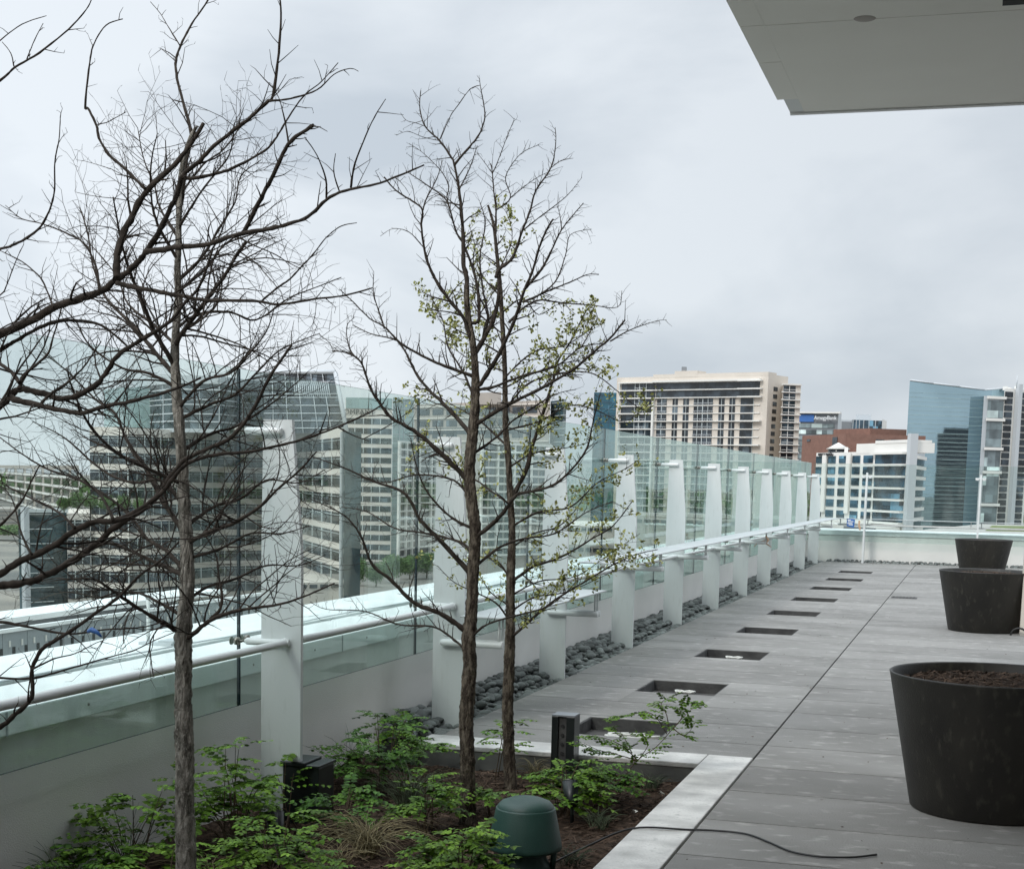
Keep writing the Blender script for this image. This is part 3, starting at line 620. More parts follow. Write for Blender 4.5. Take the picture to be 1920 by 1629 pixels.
# T1 -------------------------------------------------------------
Y1 = 5.2
T1trunk = [(352,1760,23),(349,1629,19.5),(346,1500,18),(346,1400,17),(343,1300,16),(345,1240,15.5),(344,1190,16.5),(347,1150,14),(352,1100,13.5),(350,1020,12),(345,940,11),(342,880,11),(337,800,9),(332,740,9),(328,680,8),(330,620,7),(334,560,6.5),(333,500,6),(335,440,5.5),(336,380,5),(342,310,4.5),(356,262,4),(368,238,3.5)]
T1L = [
 ([(336,400),(350,300),(359,254),(350,217),(332,147),(330,114),(339,85),(360,45),(389,2),(400,-30)],.3,.012,.003,D(tw=.35,maxl=.16)),
 ([(337,85),(315,50),(300,25),(282,4)],.2,.003,.0012,D(tw=.3,maxl=.08)),
 ([(328,114),(300,90)],.05,.002,.001,D(tw=.3,maxl=.05)),
 ([(332,640),(349,614),(389,560),(424,513),(441,482),(461,453)],-.4,.013,.006,D(tw=1.6)),
 ([(327,1180),(277,1151),(232,1122),(201,1100),(172,1085),(106,1087)],-.5,.014,.003,D(tw=.9)),
 ([(345,1080),(290,1053),(243,1032),(219,1020),(180,1015),(140,1030)],.5,.014,.003,D()),
 ([(345,1070),(312,1032),(277,1011),(251,976),(215,940),(160,905),(90,870)],.6,.012,.003,D()),
 ([(348,1195),(375,1178),(398,1161),(448,1144),(526,1132),(580,1114),(627,1093)],-.4,.012,.003,D(tw=.8)),
 ([(394,1161),(413,1141),(416,1114),(410,1080),(405,1040),(383,1000)],.2,.008,.003,D()),
 ([(352,1012),(400,993),(433,983),(483,953),(517,920),(560,883),(593,847)],-.4,.012,.003,D()),
 ([(345,1000),(333,980),(307,943),(273,877),(240,830),(217,777),(177,747),(130,700),(80,660)],.5,.014,.003,D()),
 ([(332,700),(290,660),(250,610),(200,560),(175,500),(165,440),(150,390)],.5,.012,.003,D(tw=1.1)),
 ([(331,680),(300,640),(280,600),(265,560),(240,500),(225,440),(212,370)],-.5,.012,.003,D(tw=1.1)),
 ([(335,520),(380,480),(410,430),(440,380),(452,330),(490,300)],.5,.009,.002,D(tw=1.1)),
 ([(336,440),(300,390),(290,350),(270,300),(258,240)],.3,.007,.002,D(tw=.9)),
 ([(337,420),(370,370),(400,330),(430,290),(440,230)],-.4,.007,.002,D(tw=1)),
 ([(336,480),(300,430),(285,380),(283,310),(295,250)],-.3,.008,.002,D(tw=1.1)),
 ([(338,360),(380,310),(420,280),(450,240),(480,220)],.4,.006,.002,D(tw=.9)),
 ([(343,900),(280,880),(220,850),(170,800),(140,740),(125,690)],-.6,.011,.003,D()),
 ([(343,940),(300,900),(250,905),(190,880),(120,820),(60,790)],.3,.010,.002,D()),
 ([(345,980),(400,950),(450,935),(500,900),(560,905),(610,880)],.5,.010,.002,D()),
 ([(338,840),(390,815),(440,800),(490,770),(530,740),(575,700)],.7,.010,.002,D()),
 ([(333,760),(380,715),(430,700),(470,660),(500,620),(515,575)],-.3,.009,.002,D()),
 ([(346,1120),(390,1100),(440,1085),(500,1060),(560,1060),(610,1040)],.6,.009,.002,D(tw=.8)),
 ([(349,1040),(410,1030),(470,1000),(530,1000),(580,985)],.2,.009,.002,D()),
 ([(348,1150),(300,1130),(250,1110),(190,1120),(120,1110),(60,1130)],.6,.009,.002,D(tw=.9)),
 ([(330,610),(370,590),(430,585),(480,600),(540,560),(590,540),(640,520)],.6,.008,.002,D(tw=.8)),
 ([(331,640),(290,610),(240,570),(220,520),(180,470),(150,440)],.7,.008,.002,D()),
 ([(333,540),(390,500),(420,460),(470,440),(520,420)],.7,.008,.002,D()),
 ([(330,720),(280,700),(230,690),(170,650),(140,600),(100,560)],-.2,.009,.002,D()),
 ([(335,780),(390,760),(440,740),(480,700),(520,660),(560,640),(600,625)],.3,.009,.002,D()),
]
make_tree('bare_tree', (-2.86, Y1, -.12), 'bare tree with pale grey trunk in front of the nearest white post', T1trunk, [(a[0], Y1, a[1]*.8, a[2]*.82, a[3]*.8, a[4]) for a in T1L], Y1, M_bark, 21, dens=1.45)
# T0 : off-frame trunk, boughs reach in from the left ------------------
Y0 = 3.9
T0trunk = [(-330,2100,34),(-325,1700,32),(-318,1400,30),(-322,1100,27),(-330,900,24),(-335,700,20),(-330,500,14),(-320,300,9),(-300,100,5)]
T0L = [
 ([(-330,820),(-200,740),(-80,660),(15,620),(70,595),(100,577),(147,561),(186,548),(219,525),(253,497),(273,473),(297,437),(320,391),(333,360),(343,329),(371,306),(401,274),(464,225),(499,193),(512,179),(521,114),(527,37),(524,-10)],.3,.021,.0025,D(tw=.7,maxl=.2,start=.3)),
 ([(273,473),(304,468),(335,463),(382,460),(433,444),(456,438),(502,430),(537,421),(577,407),(612,375),(646,358),(704,346),(740,333),(795,310)],-.2,.010,.002,D(tw=.5,maxl=.13)),
 ([(456,438),(485,381),(508,337),(531,288),(548,262),(588,235)],-.1,.007,.005,D(tw=1.,maxl=.07)),
 ([(541,268),(535,231),(525,190),(515,169)],0,.003,.001,D(tw=.4,maxl=.04)),
 ([(612,375),(611,337),(594,291),(571,257)],-.1,.0035,.0012,D(tw=.5,maxl=.06)),
 ([(658,352),(666,306),(690,245),(705,215),(723,186)],-.1,.0035,.0012,D(tw=.5,maxl=.06)),
 ([(636,358),(626,323),(629,288)],0,.0025,.001,D(tw=.5,maxl=.06)),
 ([(219,525),(219,479),(232,437),(248,406),(273,360),(320,316),(353,277),(382,231)],.2,.014,.005,D(tw=1.1,maxl=.2)),
 ([(273,355),(237,319),(204,290),(186,259),(181,236),(165,203),(160,199),(168,118),(177,81),(199,48),(230,36)],.1,.006,.0015,D(tw=.3,maxl=.1)),
 ([(181,234),(200,230),(215,222),(237,210)],0,.002,.001,D(tw=.3,maxl=.04)),
 ([(219,530),(260,540),(300,548),(343,555),(389,563),(482,565),(525,571),(588,561),(646,554),(698,540)],-.2,.009,.0018,D(tw=.5,maxl=.13)),
 ([(490,565),(520,540),(545,522),(565,500),(588,476),(612,445),(640,424),(669,418)],-.1,.0035,.0012,D(tw=.3,maxl=.05)),
 ([(433,444),(450,447),(480,462),(513,476),(540,492),(565,505)],0,.003,.0012,D(tw=.6,maxl=.07)),
 ([(345,330),(360,335),(415,323),(444,312),(496,283),(519,257),(536,228),(568,182),(603,153),(634,118)],.2,.006,.0012,D(tw=.6,maxl=.1)),
 ([(505,190),(545,185),(594,169),(626,140),(656,129),(672,134)],0,.0035,.001,D(tw=.5,maxl=.07)),
 ([(-320,950),(-150,760),(-60,690),(0,656),(25,642),(61,621),(98,605),(138,601),(190,610),(240,650)],.2,.017,.003,D(tw=.7,start=.4)),
 ([(-320,1000),(-180,880),(-80,800),(0,760),(17,745),(37,730),(74,736),(110,747),(147,740),(182,720),(204,691),(221,666),(265,637),(319,602),(345,570),(375,535),(398,470)],.2,.019,.0035,D(tw=.8,start=.3)),
 ([(37,730),(44,706),(71,681),(91,661),(100,630),(106,612),(120,560)],.2,.007,.0015,D(tw=.7,maxl=.16)),
 ([(17,745),(39,752),(74,760),(123,770),(152,774),(197,762),(246,752),(295,740),(344,723),(376,708)],-.1,.012,.003,D(tw=.9,maxl=.2)),
 ([(37,718),(22,698),(0,683),(-60,650)],.1,.007,.004,D(tw=.6,maxl=.1)),
 ([(74,760),(93,740),(123,720),(147,698),(157,688),(190,640)],.1,.006,.0015,D(tw=.9,maxl=.15)),
 ([(-320,1250),(-150,1130),(-60,1095),(0,1077),(26,1058),(66,1040),(106,1019),(132,1000),(177,978),(213,977),(253,960),(300,927),(320,903),(350,870),(400,853),(467,847),(533,833),(580,820),(633,800),(690,775),(720,755)],.3,.019,.002,D(tw=.8,start=.35,maxl=.22)),
 ([(600,812),(613,773)],0,.003,.001,D(tw=.1)),
 ([(633,800),(660,815),(695,828)],0,.003,.001,D(tw=.2)),
 ([(-320,1280),(-150,1150),(-50,1105),(0,1098),(40,1093),(79,1082),(119,1061),(158,1037),(185,1016),(217,987),(283,943),(320,893),(350,860),(400,837),(433,820),(460,790),(483,753),(510,700),(547,647)],.5,.020,.004,D(tw=1.,start=.35,maxl=.22)),
 ([(-320,1500),(-150,1420),(-60,1385),(0,1362),(26,1341),(53,1317),(61,1293),(59,1262),(66,1238),(82,1214),(111,1196),(148,1172),(185,1145),(219,1122),(238,1103),(264,1077),(304,1048),(335,1016)],.1,.014,.003,D(tw=.7,start=.4,maxl=.16)),
 ([(-100,1265),(0,1271),(53,1272),(92,1264),(148,1248),(211,1230),(251,1219),(290,1200),(327,1185)],.2,.006,.0015,D(tw=.5,maxl=.12)),
 ([(59,1255),(100,1235),(140,1225),(180,1205),(200,1198)],0,.004,.001,D(tw=.5,maxl=.1)),
 ([(-320,1200),(-100,1160),(0,1166),(48,1174),(127,1188),(198,1180),(264,1176),(304,1166)],.2,.010,.002,D(tw=.5,start=.4,maxl=.14)),
 ([(-330,500),(-200,300),(-90,210),(0,151),(28,127),(74,99),(129,55),(162,18),(173,-5)],-.2,.010,.0015,D(tw=.25,start=.5,maxl=.08)),
 ([(-60,120),(0,76),(41,46),(87,30)],-.2,.003,.001,D(tw=.2,maxl=.05)),
 ([(50,112),(65,75),(81,44)],0,.002,.001,D(tw=.3,maxl=.04)),
 ([(26,125),(20,100),(4,79)],0,.002,.001,D(tw=.2,maxl=.04)),
 ([(-330,620),(-150,500),(0,467),(23,460),(52,445),(77,424),(95,388),(102,355),(103,303),(111,259),(113,218)],-.1,.010,.0012,D(tw=.5,start=.5,maxl=.09)),
 ([(-60,580),(0,553),(13,533),(26,499),(39,468)],0,.004,.001,D(tw=.7,maxl=.12)),
 ([(100,577),(90,550),(75,520),(40,490),(0,470)],.2,.004,.001,D(tw=.8,maxl=.14)),
 ([(186,548),(180,500),(158,458),(130,440),(80,420),(40,410),(10,385)],.2,.005,.001,D(tw=.9,maxl=.14)),
 ([(60,1040),(40,1000),(20,930),(-20,900)],.2,.005,.001,D(tw=1,maxl=.16)),
 ([(140,990),(110,960),(60,935),(0,905)],.3,.006,.002,D(tw=1.,maxl=.18)),
 ([(213,977),(190,930),(150,900),(90,880),(40,850),(0,820)],.3,.006,.002,D(tw=1.,maxl=.18)),
 ([(-40,1000),(0,985),(40,940),(60,900),(75,870)],.1,.006,.002,D(tw=.9,maxl=.16)),
 ([(265,637),(230,600),(170,580),(150,560)],.1,.004,.001,D(tw=1,maxl=.14)),
]
make_tree('bare_tree', (-2.95, Y0, -.12), 'bare tree whose dark boughs reach in from the left edge', T0trunk, [(a[0], Y0, a[1]*.8, a[2]*.86, a[3]*.9, a[4]) for a in T0L], Y0, M_bark, 33, dens=1.1)
# T2 -------------------------------------------------------------
Y2 = 7.4
T2trunk = [(878,1575,17),(877,1510,14.5),(876,1450,13.5),(876,1400,13),(874,1350,13.5),(877,1300,12.5),(881,1240,12),(878,1200,13),(884,1150,11),(887,1080,10.5),(891,996,10),(884,940,10),(880,889,10),(884,840,9),(889,790,8.5),(891,747,7.5),(891,693,6.5),(886,640,6),(878,597,5.5),(875,560,5),(875,535,4.5)]
T2L = [
 ([(876,545),(875,520),(869,493),(868,436),(862,366),(852,309),(844,292),(824,264),(797,237),(787,202),(789,170)],.2,.0125,.002,D(tw=.9,maxl=.2)),
 ([(797,237),(780,231),(762,226),(751,212)],0,.002,.001,D(tw=.4,maxl=.05)),
 ([(824,264),(795,258),(765,247),(743,254)],0,.002,.001,D(tw=.4,maxl=.05)),
 ([(852,309),(881,275),(898,253),(909,222),(907,196),(901,163),(899,148)],.1,.007,.0015,D(tw=.8,maxl=.09)),
 ([(901,160),(881,168),(858,199),(844,219),(826,261)],0,.0018,.002,D(tw=.6,maxl=.05)),
 ([(861,355),(881,315),(895,273)],.1,.004,.0015,D(tw=.8,maxl=.1)),
 ([(882,640),(869,597),(841,561),(813,518),(797,473),(790,422),(792,394),(773,377),(742,357),(720,332)],-.3,.011,.003,D(tw=.8,maxl=.2)),
 ([(793,394),(799,374),(819,335),(830,300)],.1,.004,.0015,D(tw=.8,maxl=.1)),
 ([(795,465),(768,436),(737,429),(713,443)],-.1,.003,.001,D(tw=.6,maxl=.08)),
 ([(898,597),(892,521),(869,459),(855,434),(844,394),(833,371),(799,346),(761,321)],.3,.010,.002,D(tw=.9,maxl=.2)),
 ([(844,394),(838,370),(841,349),(827,321),(793,287),(768,270)],.1,.004,.001,D(tw=.9,maxl=.1)),
 ([(886,660),(920,610),(934,563),(934,504),(929,451),(930,394),(926,360),(923,323),(920,307)],.5,.013,.0025,D(tw=.9,maxl=.2)),
 ([(923,325),(931,309),(948,264),(965,222)],.1,.003,.001,D(tw=.7,maxl=.07)),
 ([(930,394),(957,371),(948,332),(975,290),(1010,272)],.1,.004,.001,D(tw=.8,maxl=.1)),
 ([(923,325),(905,300),(893,285)],0,.002,.001,D(tw=.5,maxl=.06)),
 ([(957,371),(990,345),(1013,330),(1040,318)],.1,.003,.001,D(tw=.8,maxl=.08)),
 ([(930,520),(937,504),(960,484),(979,434),(994,394),(1005,357),(1033,315),(1042,270),(1041,239)],.2,.009,.0015,D(tw=.9,maxl=.12)),
 ([(982,431),(1011,408),(1044,383),(1067,363),(1091,333)],.2,.004,.001,D(tw=.8,maxl=.09)),
 ([(1033,315),(1053,301),(1075,297)],0,.002,.001,D(tw=.8,maxl=.05)),
 ([(900,720),(935,665),(965,600),(982,547),(999,507),(1011,465),(1025,431),(1037,411)],-.3,.012,.004,D(tw=1.1,maxl=.18)),
 ([(982,544),(1016,504),(1036,465),(1053,431),(1075,403),(1094,381)],.2,.008,.002,D(tw=1.1,maxl=.14)),
 ([(1053,431),(1050,405),(1044,383)],0,.003,.001,D(tw=.8,maxl=.1)),
 ([(982,566),(1025,547),(1067,530),(1101,515),(1123,515)],.2,.006,.002,D(tw=.8,maxl=.12)),
 ([(954,605),(985,575),(1011,563),(1040,566),(1067,569),(1107,572),(1158,576),(1166,545)],.3,.007,.0012,D(tw=.7,maxl=.13)),
 ([(893,790),(950,760),(1020,725),(1078,690),(1113,660),(1144,634),(1172,600)],-.4,.011,.004,D(tw=1.,maxl=.16)),
 ([(1144,640),(1183,618),(1230,602),(1250,600)],0,.004,.001,D(tw=1.1,maxl=.08)),
 ([(900,730),(927,725),(973,707),(1043,686),(1090,651),(1137,644)],.2,.009,.002,D(tw=1.,maxl=.16)),
 ([(1090,651),(1112,610),(1107,596)],.1,.003,.001,D(tw=1,maxl=.1)),
 ([(889,700),(833,686),(801,672),(752,644),(721,613),(693,597),(663,567),(636,542)],-.3,.010,.002,D(tw=.9,maxl=.16)),
 ([(721,615),(710,583),(700,548),(701,510)],.1,.005,.0015,D(tw=1.,maxl=.12)),
 ([(886,810),(833,758),(805,732),(780,700),(763,665),(745,639),(731,634),(693,625),(661,609)],.3,.012,.002,D(tw=1,maxl=.17)),
 ([(882,900),(857,879),(810,835),(775,807),(735,784),(712,756),(693,725),(677,679),(651,662),(623,658)],-.4,.015,.003,D(tw=1.1,maxl=.2)),
 ([(677,679),(656,655),(650,613),(665,595)],.1,.005,.0015,D(tw=1.,maxl=.13)),
 ([(884,1075),(827,1014),(788,975),(759,925),(702,903),(649,879),(581,854)],-.3,.014,.002,D(tw=1.,maxl=.18)),
 ([(876,1182),(850,1165),(816,1146),(774,1128),(731,1085),(699,1060),(674,1000),(642,964),(581,935)],-.5,.015,.002,D(tw=.9,maxl=.18)),
 ([(870,1215),(840,1190),(809,1174),(745,1170),(685,1146),(613,1142),(581,1128)],.3,.007,.0015,D(tw=.8,maxl=.16)),
 ([(890,1050),(870,1020),(800,1000),(740,990),(690,960),(640,950)],.5,.008,.002,D(tw=.9,maxl=.16)),
 ([(894,1000),(920,985),(944,960),(969,928),(998,921),(1041,907),(1076,875),(1101,839),(1112,790),(1125,740)],-.4,.012,.002,D(tw=1.,maxl=.18)),
 ([(890,1060),(930,1030),(980,1010),(1040,1000),(1100,960),(1150,940)],.4,.008,.002,D(tw=1.,maxl=.16)),
 ([(889,850),(930,820),(960,790),(990,770),(1040,740),(1080,730)],.5,.008,.002,D(tw=1.,maxl=.16)),
 ([(882,930),(850,900),(780,890),(720,905),(660,890)],.5,.007,.002,D(tw=.9,maxl=.16)),
 ([(884,990),(840,965),(800,920),(780,870),(770,820)],-.2,.008,.002,D(tw=1.,maxl=.16)),
 ([(880,1195),(905,1175),(944,1160),(1023,1138),(1058,1113),(1080,1090)],-.3,.007,.0015,D(tw=.7,maxl=.15)),
 ([(898,650),(915,600),(905,540),(900,480),(910,420),(900,380)],.6,.008,.002,D(tw=1.,maxl=.2)),
 ([(890,745),(870,700),(840,650),(830,600),(810,560)],.4,.007,.002,D(tw=1.,maxl=.18)),
 ([(1000,560),(1040,530),(1060,480),(1070,440),(1110,430)],.3,.005,.001,D(tw=1.,maxl=.12)),
]
make_tree('bare_tree', (-2.45, Y2, -.12), 'tall bare tree with rough trunk in the middle of the bed', T2trunk, [(a[0], Y2, a[1]*.8, a[2], a[3], a[4]) for a in T2L], Y2, M_bark2, 45, dens=1.75)
# T3 (budding leaves) ---------------------------------------------
Y3 = 8.34
T3trunk = [(960,1495,12.5),(956,1450,10.5),(953,1380,10),(952,1320,10.5),(954,1260,9.5),(956,1200,9),(957,1140,8),(958,1080,8),(960,996,6),(956,925,5.5),(953,854,5),(948,800,4.8),(947,740,4.5),(946,676,4.2),(942,610,4),(938,540,3.5),(932,480,3),(925,420,2.5),(915,385,2)]
T3L = [
 ([(955,930),(985,885),(1000,830),(1020,770),(1035,720),(1045,680),(1070,640),(1095,590),(1105,575)],.3,.015,.003,D(tw=1.1,leafy=.5,maxl=.2)),
 ([(957,1085),(1000,1062),(1050,1045),(1110,1010),(1150,985),(1185,940)],-.3,.010,.002,D(tw=.9,leafy=.5,maxl=.22)),
 ([(956,1190),(1023,1138),(1058,1113),(1094,1092),(1147,1060),(1190,1040),(1233,1030)],-.4,.009,.002,D(tw=.9,leafy=.45,maxl=.2)),
 ([(956,1140),(1000,1120),(1060,1110),(1120,1085),(1170,1060)],.3,.006,.0015,D(tw=.7,leafy=.4,maxl=.18)),
 ([(958,1080),(930,1050),(890,1040),(850,1010),(810,990)],.3,.007,.0015,D(tw=.8,leafy=.5,maxl=.2)),
 ([(955,1160),(930,1130),(890,1110),(850,1090),(820,1060)],-.2,.007,.0015,D(tw=.8,leafy=.25,maxl=.2)),
 ([(957,980),(1010,960),(1070,950),(1120,905),(1170,880),(1200,860)],.3,.008,.0015,D(tw=.9,leafy=.5,maxl=.2)),
 ([(956,940),(900,905),(860,880),(830,850),(800,850),(760,870)],.3,.007,.0015,D(tw=.9,leafy=.6,maxl=.2)),
 ([(950,830),(900,790),(850,760),(810,740),(770,745)],.3,.007,.0015,D(tw=.9,leafy=.5,maxl=.2)),
 ([(947,760),(990,720),(1050,700),(1110,700),(1160,735),(1200,765),(1225,750)],-.2,.007,.0015,D(tw=.9,leafy=.55,maxl=.18)),
 ([(948,800),(1010,790),(1070,760),(1120,770),(1170,790),(1215,760)],.2,.006,.0015,D(tw=.8,leafy=.5,maxl=.18)),
 ([(946,700),(1000,660),(1050,650),(1090,630),(1120,600),(1110,575)],.3,.006,.0015,D(tw=1.1,leafy=.65,maxl=.2)),
 ([(944,660),(900,640),(860,620),(830,600),(815,570),(805,545)],-.2,.006,.0015,D(tw=1.2,leafy=.65,maxl=.2)),
 ([(942,620),(900,590),(880,560),(860,550),(825,580)],.3,.005,.001,D(tw=1.2,leafy=.65,maxl=.18)),
 ([(940,580),(980,560),(1010,590),(1050,570),(1080,590)],.2,.005,.001,D(tw=1.1,leafy=.6,maxl=.18)),
 ([(938,550),(900,510),(890,460),(880,420)],.2,.005,.001,D(tw=1.2,leafy=.6,maxl=.16)),
 ([(935,500),(960,450),(950,400),(930,380)],.2,.004,.001,D(tw=1.2,leafy=.5,maxl=.14)),
 ([(946,690),(900,680),(860,660),(840,620)],.4,.005,.001,D(tw=1.1,leafy=.6,maxl=.2)),
 ([(946,720),(1000,700),(1060,680),(1100,680),(1140,700)],.4,.006,.001,D(tw=1.1,leafy=.6,maxl=.2)),
 ([(952,870),(1000,850),(1060,840),(1100,830),(1130,810)],.4,.006,.001,D(tw=.9,leafy=.5,maxl=.2)),
 ([(958,1020),(1000,1000),(1050,985),(1090,940),(1100,900)],.5,.006,.001,D(tw=.9,leafy=.5,maxl=.2)),
 ([(957,1110),(1010,1090),(1080,1080),(1140,1040),(1200,1000)],.1,.005,.001,D(tw=.8,leafy=.6,maxl=.2)),
 ([(957,1130),(920,1110),(900,1080),(870,1050)],.2,.005,.001,D(tw=.8,leafy=.4,maxl=.2)),
]
make_tree('budding_tree', (-2.48, Y3, -.12), 'slender tree with small yellow-green leaves behind the middle tree', T3trunk, [(a[0], Y3, a[1]*.8, a[2], a[3], a[4]) for a in T3L], Y3, M_bark2, 57, dens=1.25)
# blue ribbon on near bough
w = MB(); p = on(176, 1184, 1, Y0+.12)
w.tube([p+Vector((-.02, 0, 0)), p+Vector((-.005, -.004, .006)), p+Vector((.012, 0, -.002)), p+Vector((.026, 0, -.014))], [.005, .009, .006, .003], 6); tag(w.build('ribbon', M_signb), 'small blue ribbon tied to a bare branch at the left', 'ribbon')
# ------------------------------------------------------------------ shrubs and grasses
def rachis(w, p, d, L, n, sz, mi=0):
    q = Vector(p); dd = Vector(d).normalized(); side = dd.cross(Vector((0, 0, 1))).normalized(); st = L/n
    pts = [q.copy()]
    for i in range(n):
        dd = (dd+Vector((0, 0, -.09))).normalized(); q = q+dd*st; pts.append(q.copy())
        s = sz*(1-.35*abs(i/n-.4))
        for sg in (-1, 1):
            if random.random() < .06: continue
            l = (side*sg+dd*.35+Vector((0, 0, random.uniform(-.55, .0)))).normalized(); wv = (dd-l*dd.dot(l)).normalized(); nn = l.cross(wv)*.12*s
            a = q; w.face([a, a+l*s*.35+wv*s*.42+nn, a+l*s*.8+wv*s*.30+nn, a+l*s*1.05], mi, True); w.face([a, a+l*s*1.05, a+l*s*.8-wv*s*.30+nn, a+l*s*.35-wv*s*.42+nn], mi, True)
    a = q; l = dd; wv = side; s = sz
    w.face([a, a+l*s*.35+wv*s*.32, a+l*s*1.05, a+l*s*.35-wv*s*.32], mi, True)
    return pts
def shrub(x, y, h, R, n, label, seed, dark=False, lean=(0, 0), sz=.034, z0=-.12):
    random.seed(seed); h *= 1.22; R *= 1.05; n = max(3, int(n*.82)); r = empty('leafy_shrub', (x, y, z0), label, 'shrub', 'leafy green shrubs in the planting bed')
    w = MB(); st = MB()
    for i in range(n):
        a = random.random()*6.28; k = sqrt(random.random()); 
        tip = Vector((x+cos(a)*R*k+lean[0], y+sin(a)*R*k+lean[1], z0+h*(1-.45*k*k)*random.uniform(.4, 1.15)))
        base = Vector((x+random.uniform(-.04, .04), y+random.uniform(-.04, .04), z0)); mid = base.lerp(tip, .55)+Vector((0, 0, h*.12))
        P = smooth([base, mid, tip], 4); st.tube(P, [.0035*(1-.6*j/(len(P)-1)) for j in range(len(P))], 4, cap=False)
        for j in range(5):
            b = a+random.uniform(-1.6, 1.6); t = P[random.randint(4, len(P)-1)]
            rachis(w, t, (cos(b), sin(b), random.uniform(.0, .6)), random.uniform(.10, .20), random.randint(5, 7), sz*random.uniform(.75, 1.2))
    st.build('stem', M_stem, r); w.build('foliage', M_leafD if dark else M_leaf, r)
def GP(px, py, z=-.12): p = on(px, py, 2, z); return p.x, p.y
def XP(px, Y): d = ray(px, 1500); return d.x/d.y*Y
SH = [
 (245, 5.75, .36, .22, 20, 'leafy shrub against the wall left of the pale tree trunk', False),
 (150, 5.45, .16, .12, 8, 'low sparse shrub at the lower left corner by the wall', True),
 (310, 5.5, .22, .16, 13, 'shrub just left of the foot of the pale tree trunk', False),
 (440, 6.35, .40, .22, 26, 'bushy shrub between the pale trunk and the nearest post', False),
 (520, 5.75, .27, .20, 26, 'bright green shrub in front of the black power box', False),
 (600, 5.45, .14, .14, 12, 'low shrub at the bottom edge below the dry grass', False),
 (540, 6.95, .33, .09, 6, 'thin upright shrub touching the nearest white post', False),
 (640, 6.9, .22, .13, 12, 'small shrub right of the black power box', True),
 (715, 8.0, .33, .24, 28, 'dark green shrub spreading along the wall past the power box', True),
 (770, 8.75, .30, .16, 14, 'shrub overgrowing the pebble pile at the bed corner', False),
 (800, 7.1, .24, .13, 14, 'shrub left of the middle tree trunk', False),
 (860, 6.0, .27, .17, 28, 'shrub at the bottom edge left of the green speaker', False),
 (915, 7.55, .20, .09, 6, 'small shrub between the two right-hand trunks', False),
 (1060, 7.75, .24, .16, 22, 'light green shrub behind the green speaker', False),
 (1125, 8.1, .20, .14, 12, 'low shrub right of the black steel channel', True),
 (940, 8.6, .38, .08, 4, 'wispy sprig rising beside the budding tree', False),
]
for i, (px, Y, h, R, n, lab, dk) in enumerate(SH): shrub(XP(px, Y), Y, h, R, n, lab, 100+i, dk)
# leaning arched shrub over the kerb
r = empty('leafy_shrub', (-1.95, 8.5, -.12), 'arching shrub leaning over the concrete kerb towards the first opening', 'shrub', 'leafy green shrubs in the planting bed')
st = MB(); w = MB(); random.seed(77)
base = on(1195, 1425, 1, 8.55); K = lambda x, y, Y=8.5: on(x, y, 1, Y)
for L in ([(1160,1470),(1195,1425),(1230,1400),(1262,1365),(1290,1335),(1308,1322)], [(1262,1365),(1285,1378),(1305,1352)], [(1250,1375),(1235,1350),(1215,1335),(1180,1340),(1160,1343)], [(1255,1370),(1250,1340),(1240,1318),(1258,1305)], [(1195,1425),(1170,1400),(1140,1385),(1110,1378)], [(1190,1430),(1180,1400),(1165,1375),(1150,1362)], [(1200,1420),(1215,1395),(1205,1375)], [(1262,1365),(1278,1345),(1275,1325),(1300,1318)], [(1195,1425),(1150,1412),(1120,1405),(1095,1392)]):
    P = smooth([K(x, y, 8.5+random.uniform(-.08, .08)) for x, y in L], 5); st.tube(P, [.0035*(1-.7*j/(len(P)-1)) for j in range(len(P))], 4, cap=False)
    for j in range(3, len(P), 1):
        d = (P[j]-P[j-1]).normalized(); b = random.uniform(-1, 1); rachis(w, P[j], (d.x+random.uniform(-.8, .8), d.y+random.uniform(-.8, .8), d.z*.4+.1), random.uniform(.06, .10), 4, .027)
st.build('stem', M_stem, r); w.build('foliage', M_leaf, r)
def grass(x, y, h, R, n, label, seed, M, droop=1.):
    random.seed(seed); w = MB()
    for i in range(n):
        a = random.random()*6.28; l = h*random.uniform(.6, 1.15); q = Vector((x+random.uniform(-.04, .04), y+random.uniform(-.04, .04), -.12)); el = random.uniform(.9, 1.45); d = Vector((cos(a)*cos(el), sin(a)*cos(el), sin(el))); pts = [q.copy()]
        for k in range(6): d = (d+Vector((cos(a), sin(a), -.6))*.10*droop*k*R).normalized(); q = q+d*l/6; q.z = max(q.z, -.11); pts.append(q.copy())
        w.tube(pts, [.0021, .0021, .0019, .0016, .0013, .001, .0005], 3, cap=False)
    o = w.build('grass_tuft', M); tag(o, label, 'grass tuft', 'ornamental grass tufts in the planting bed')
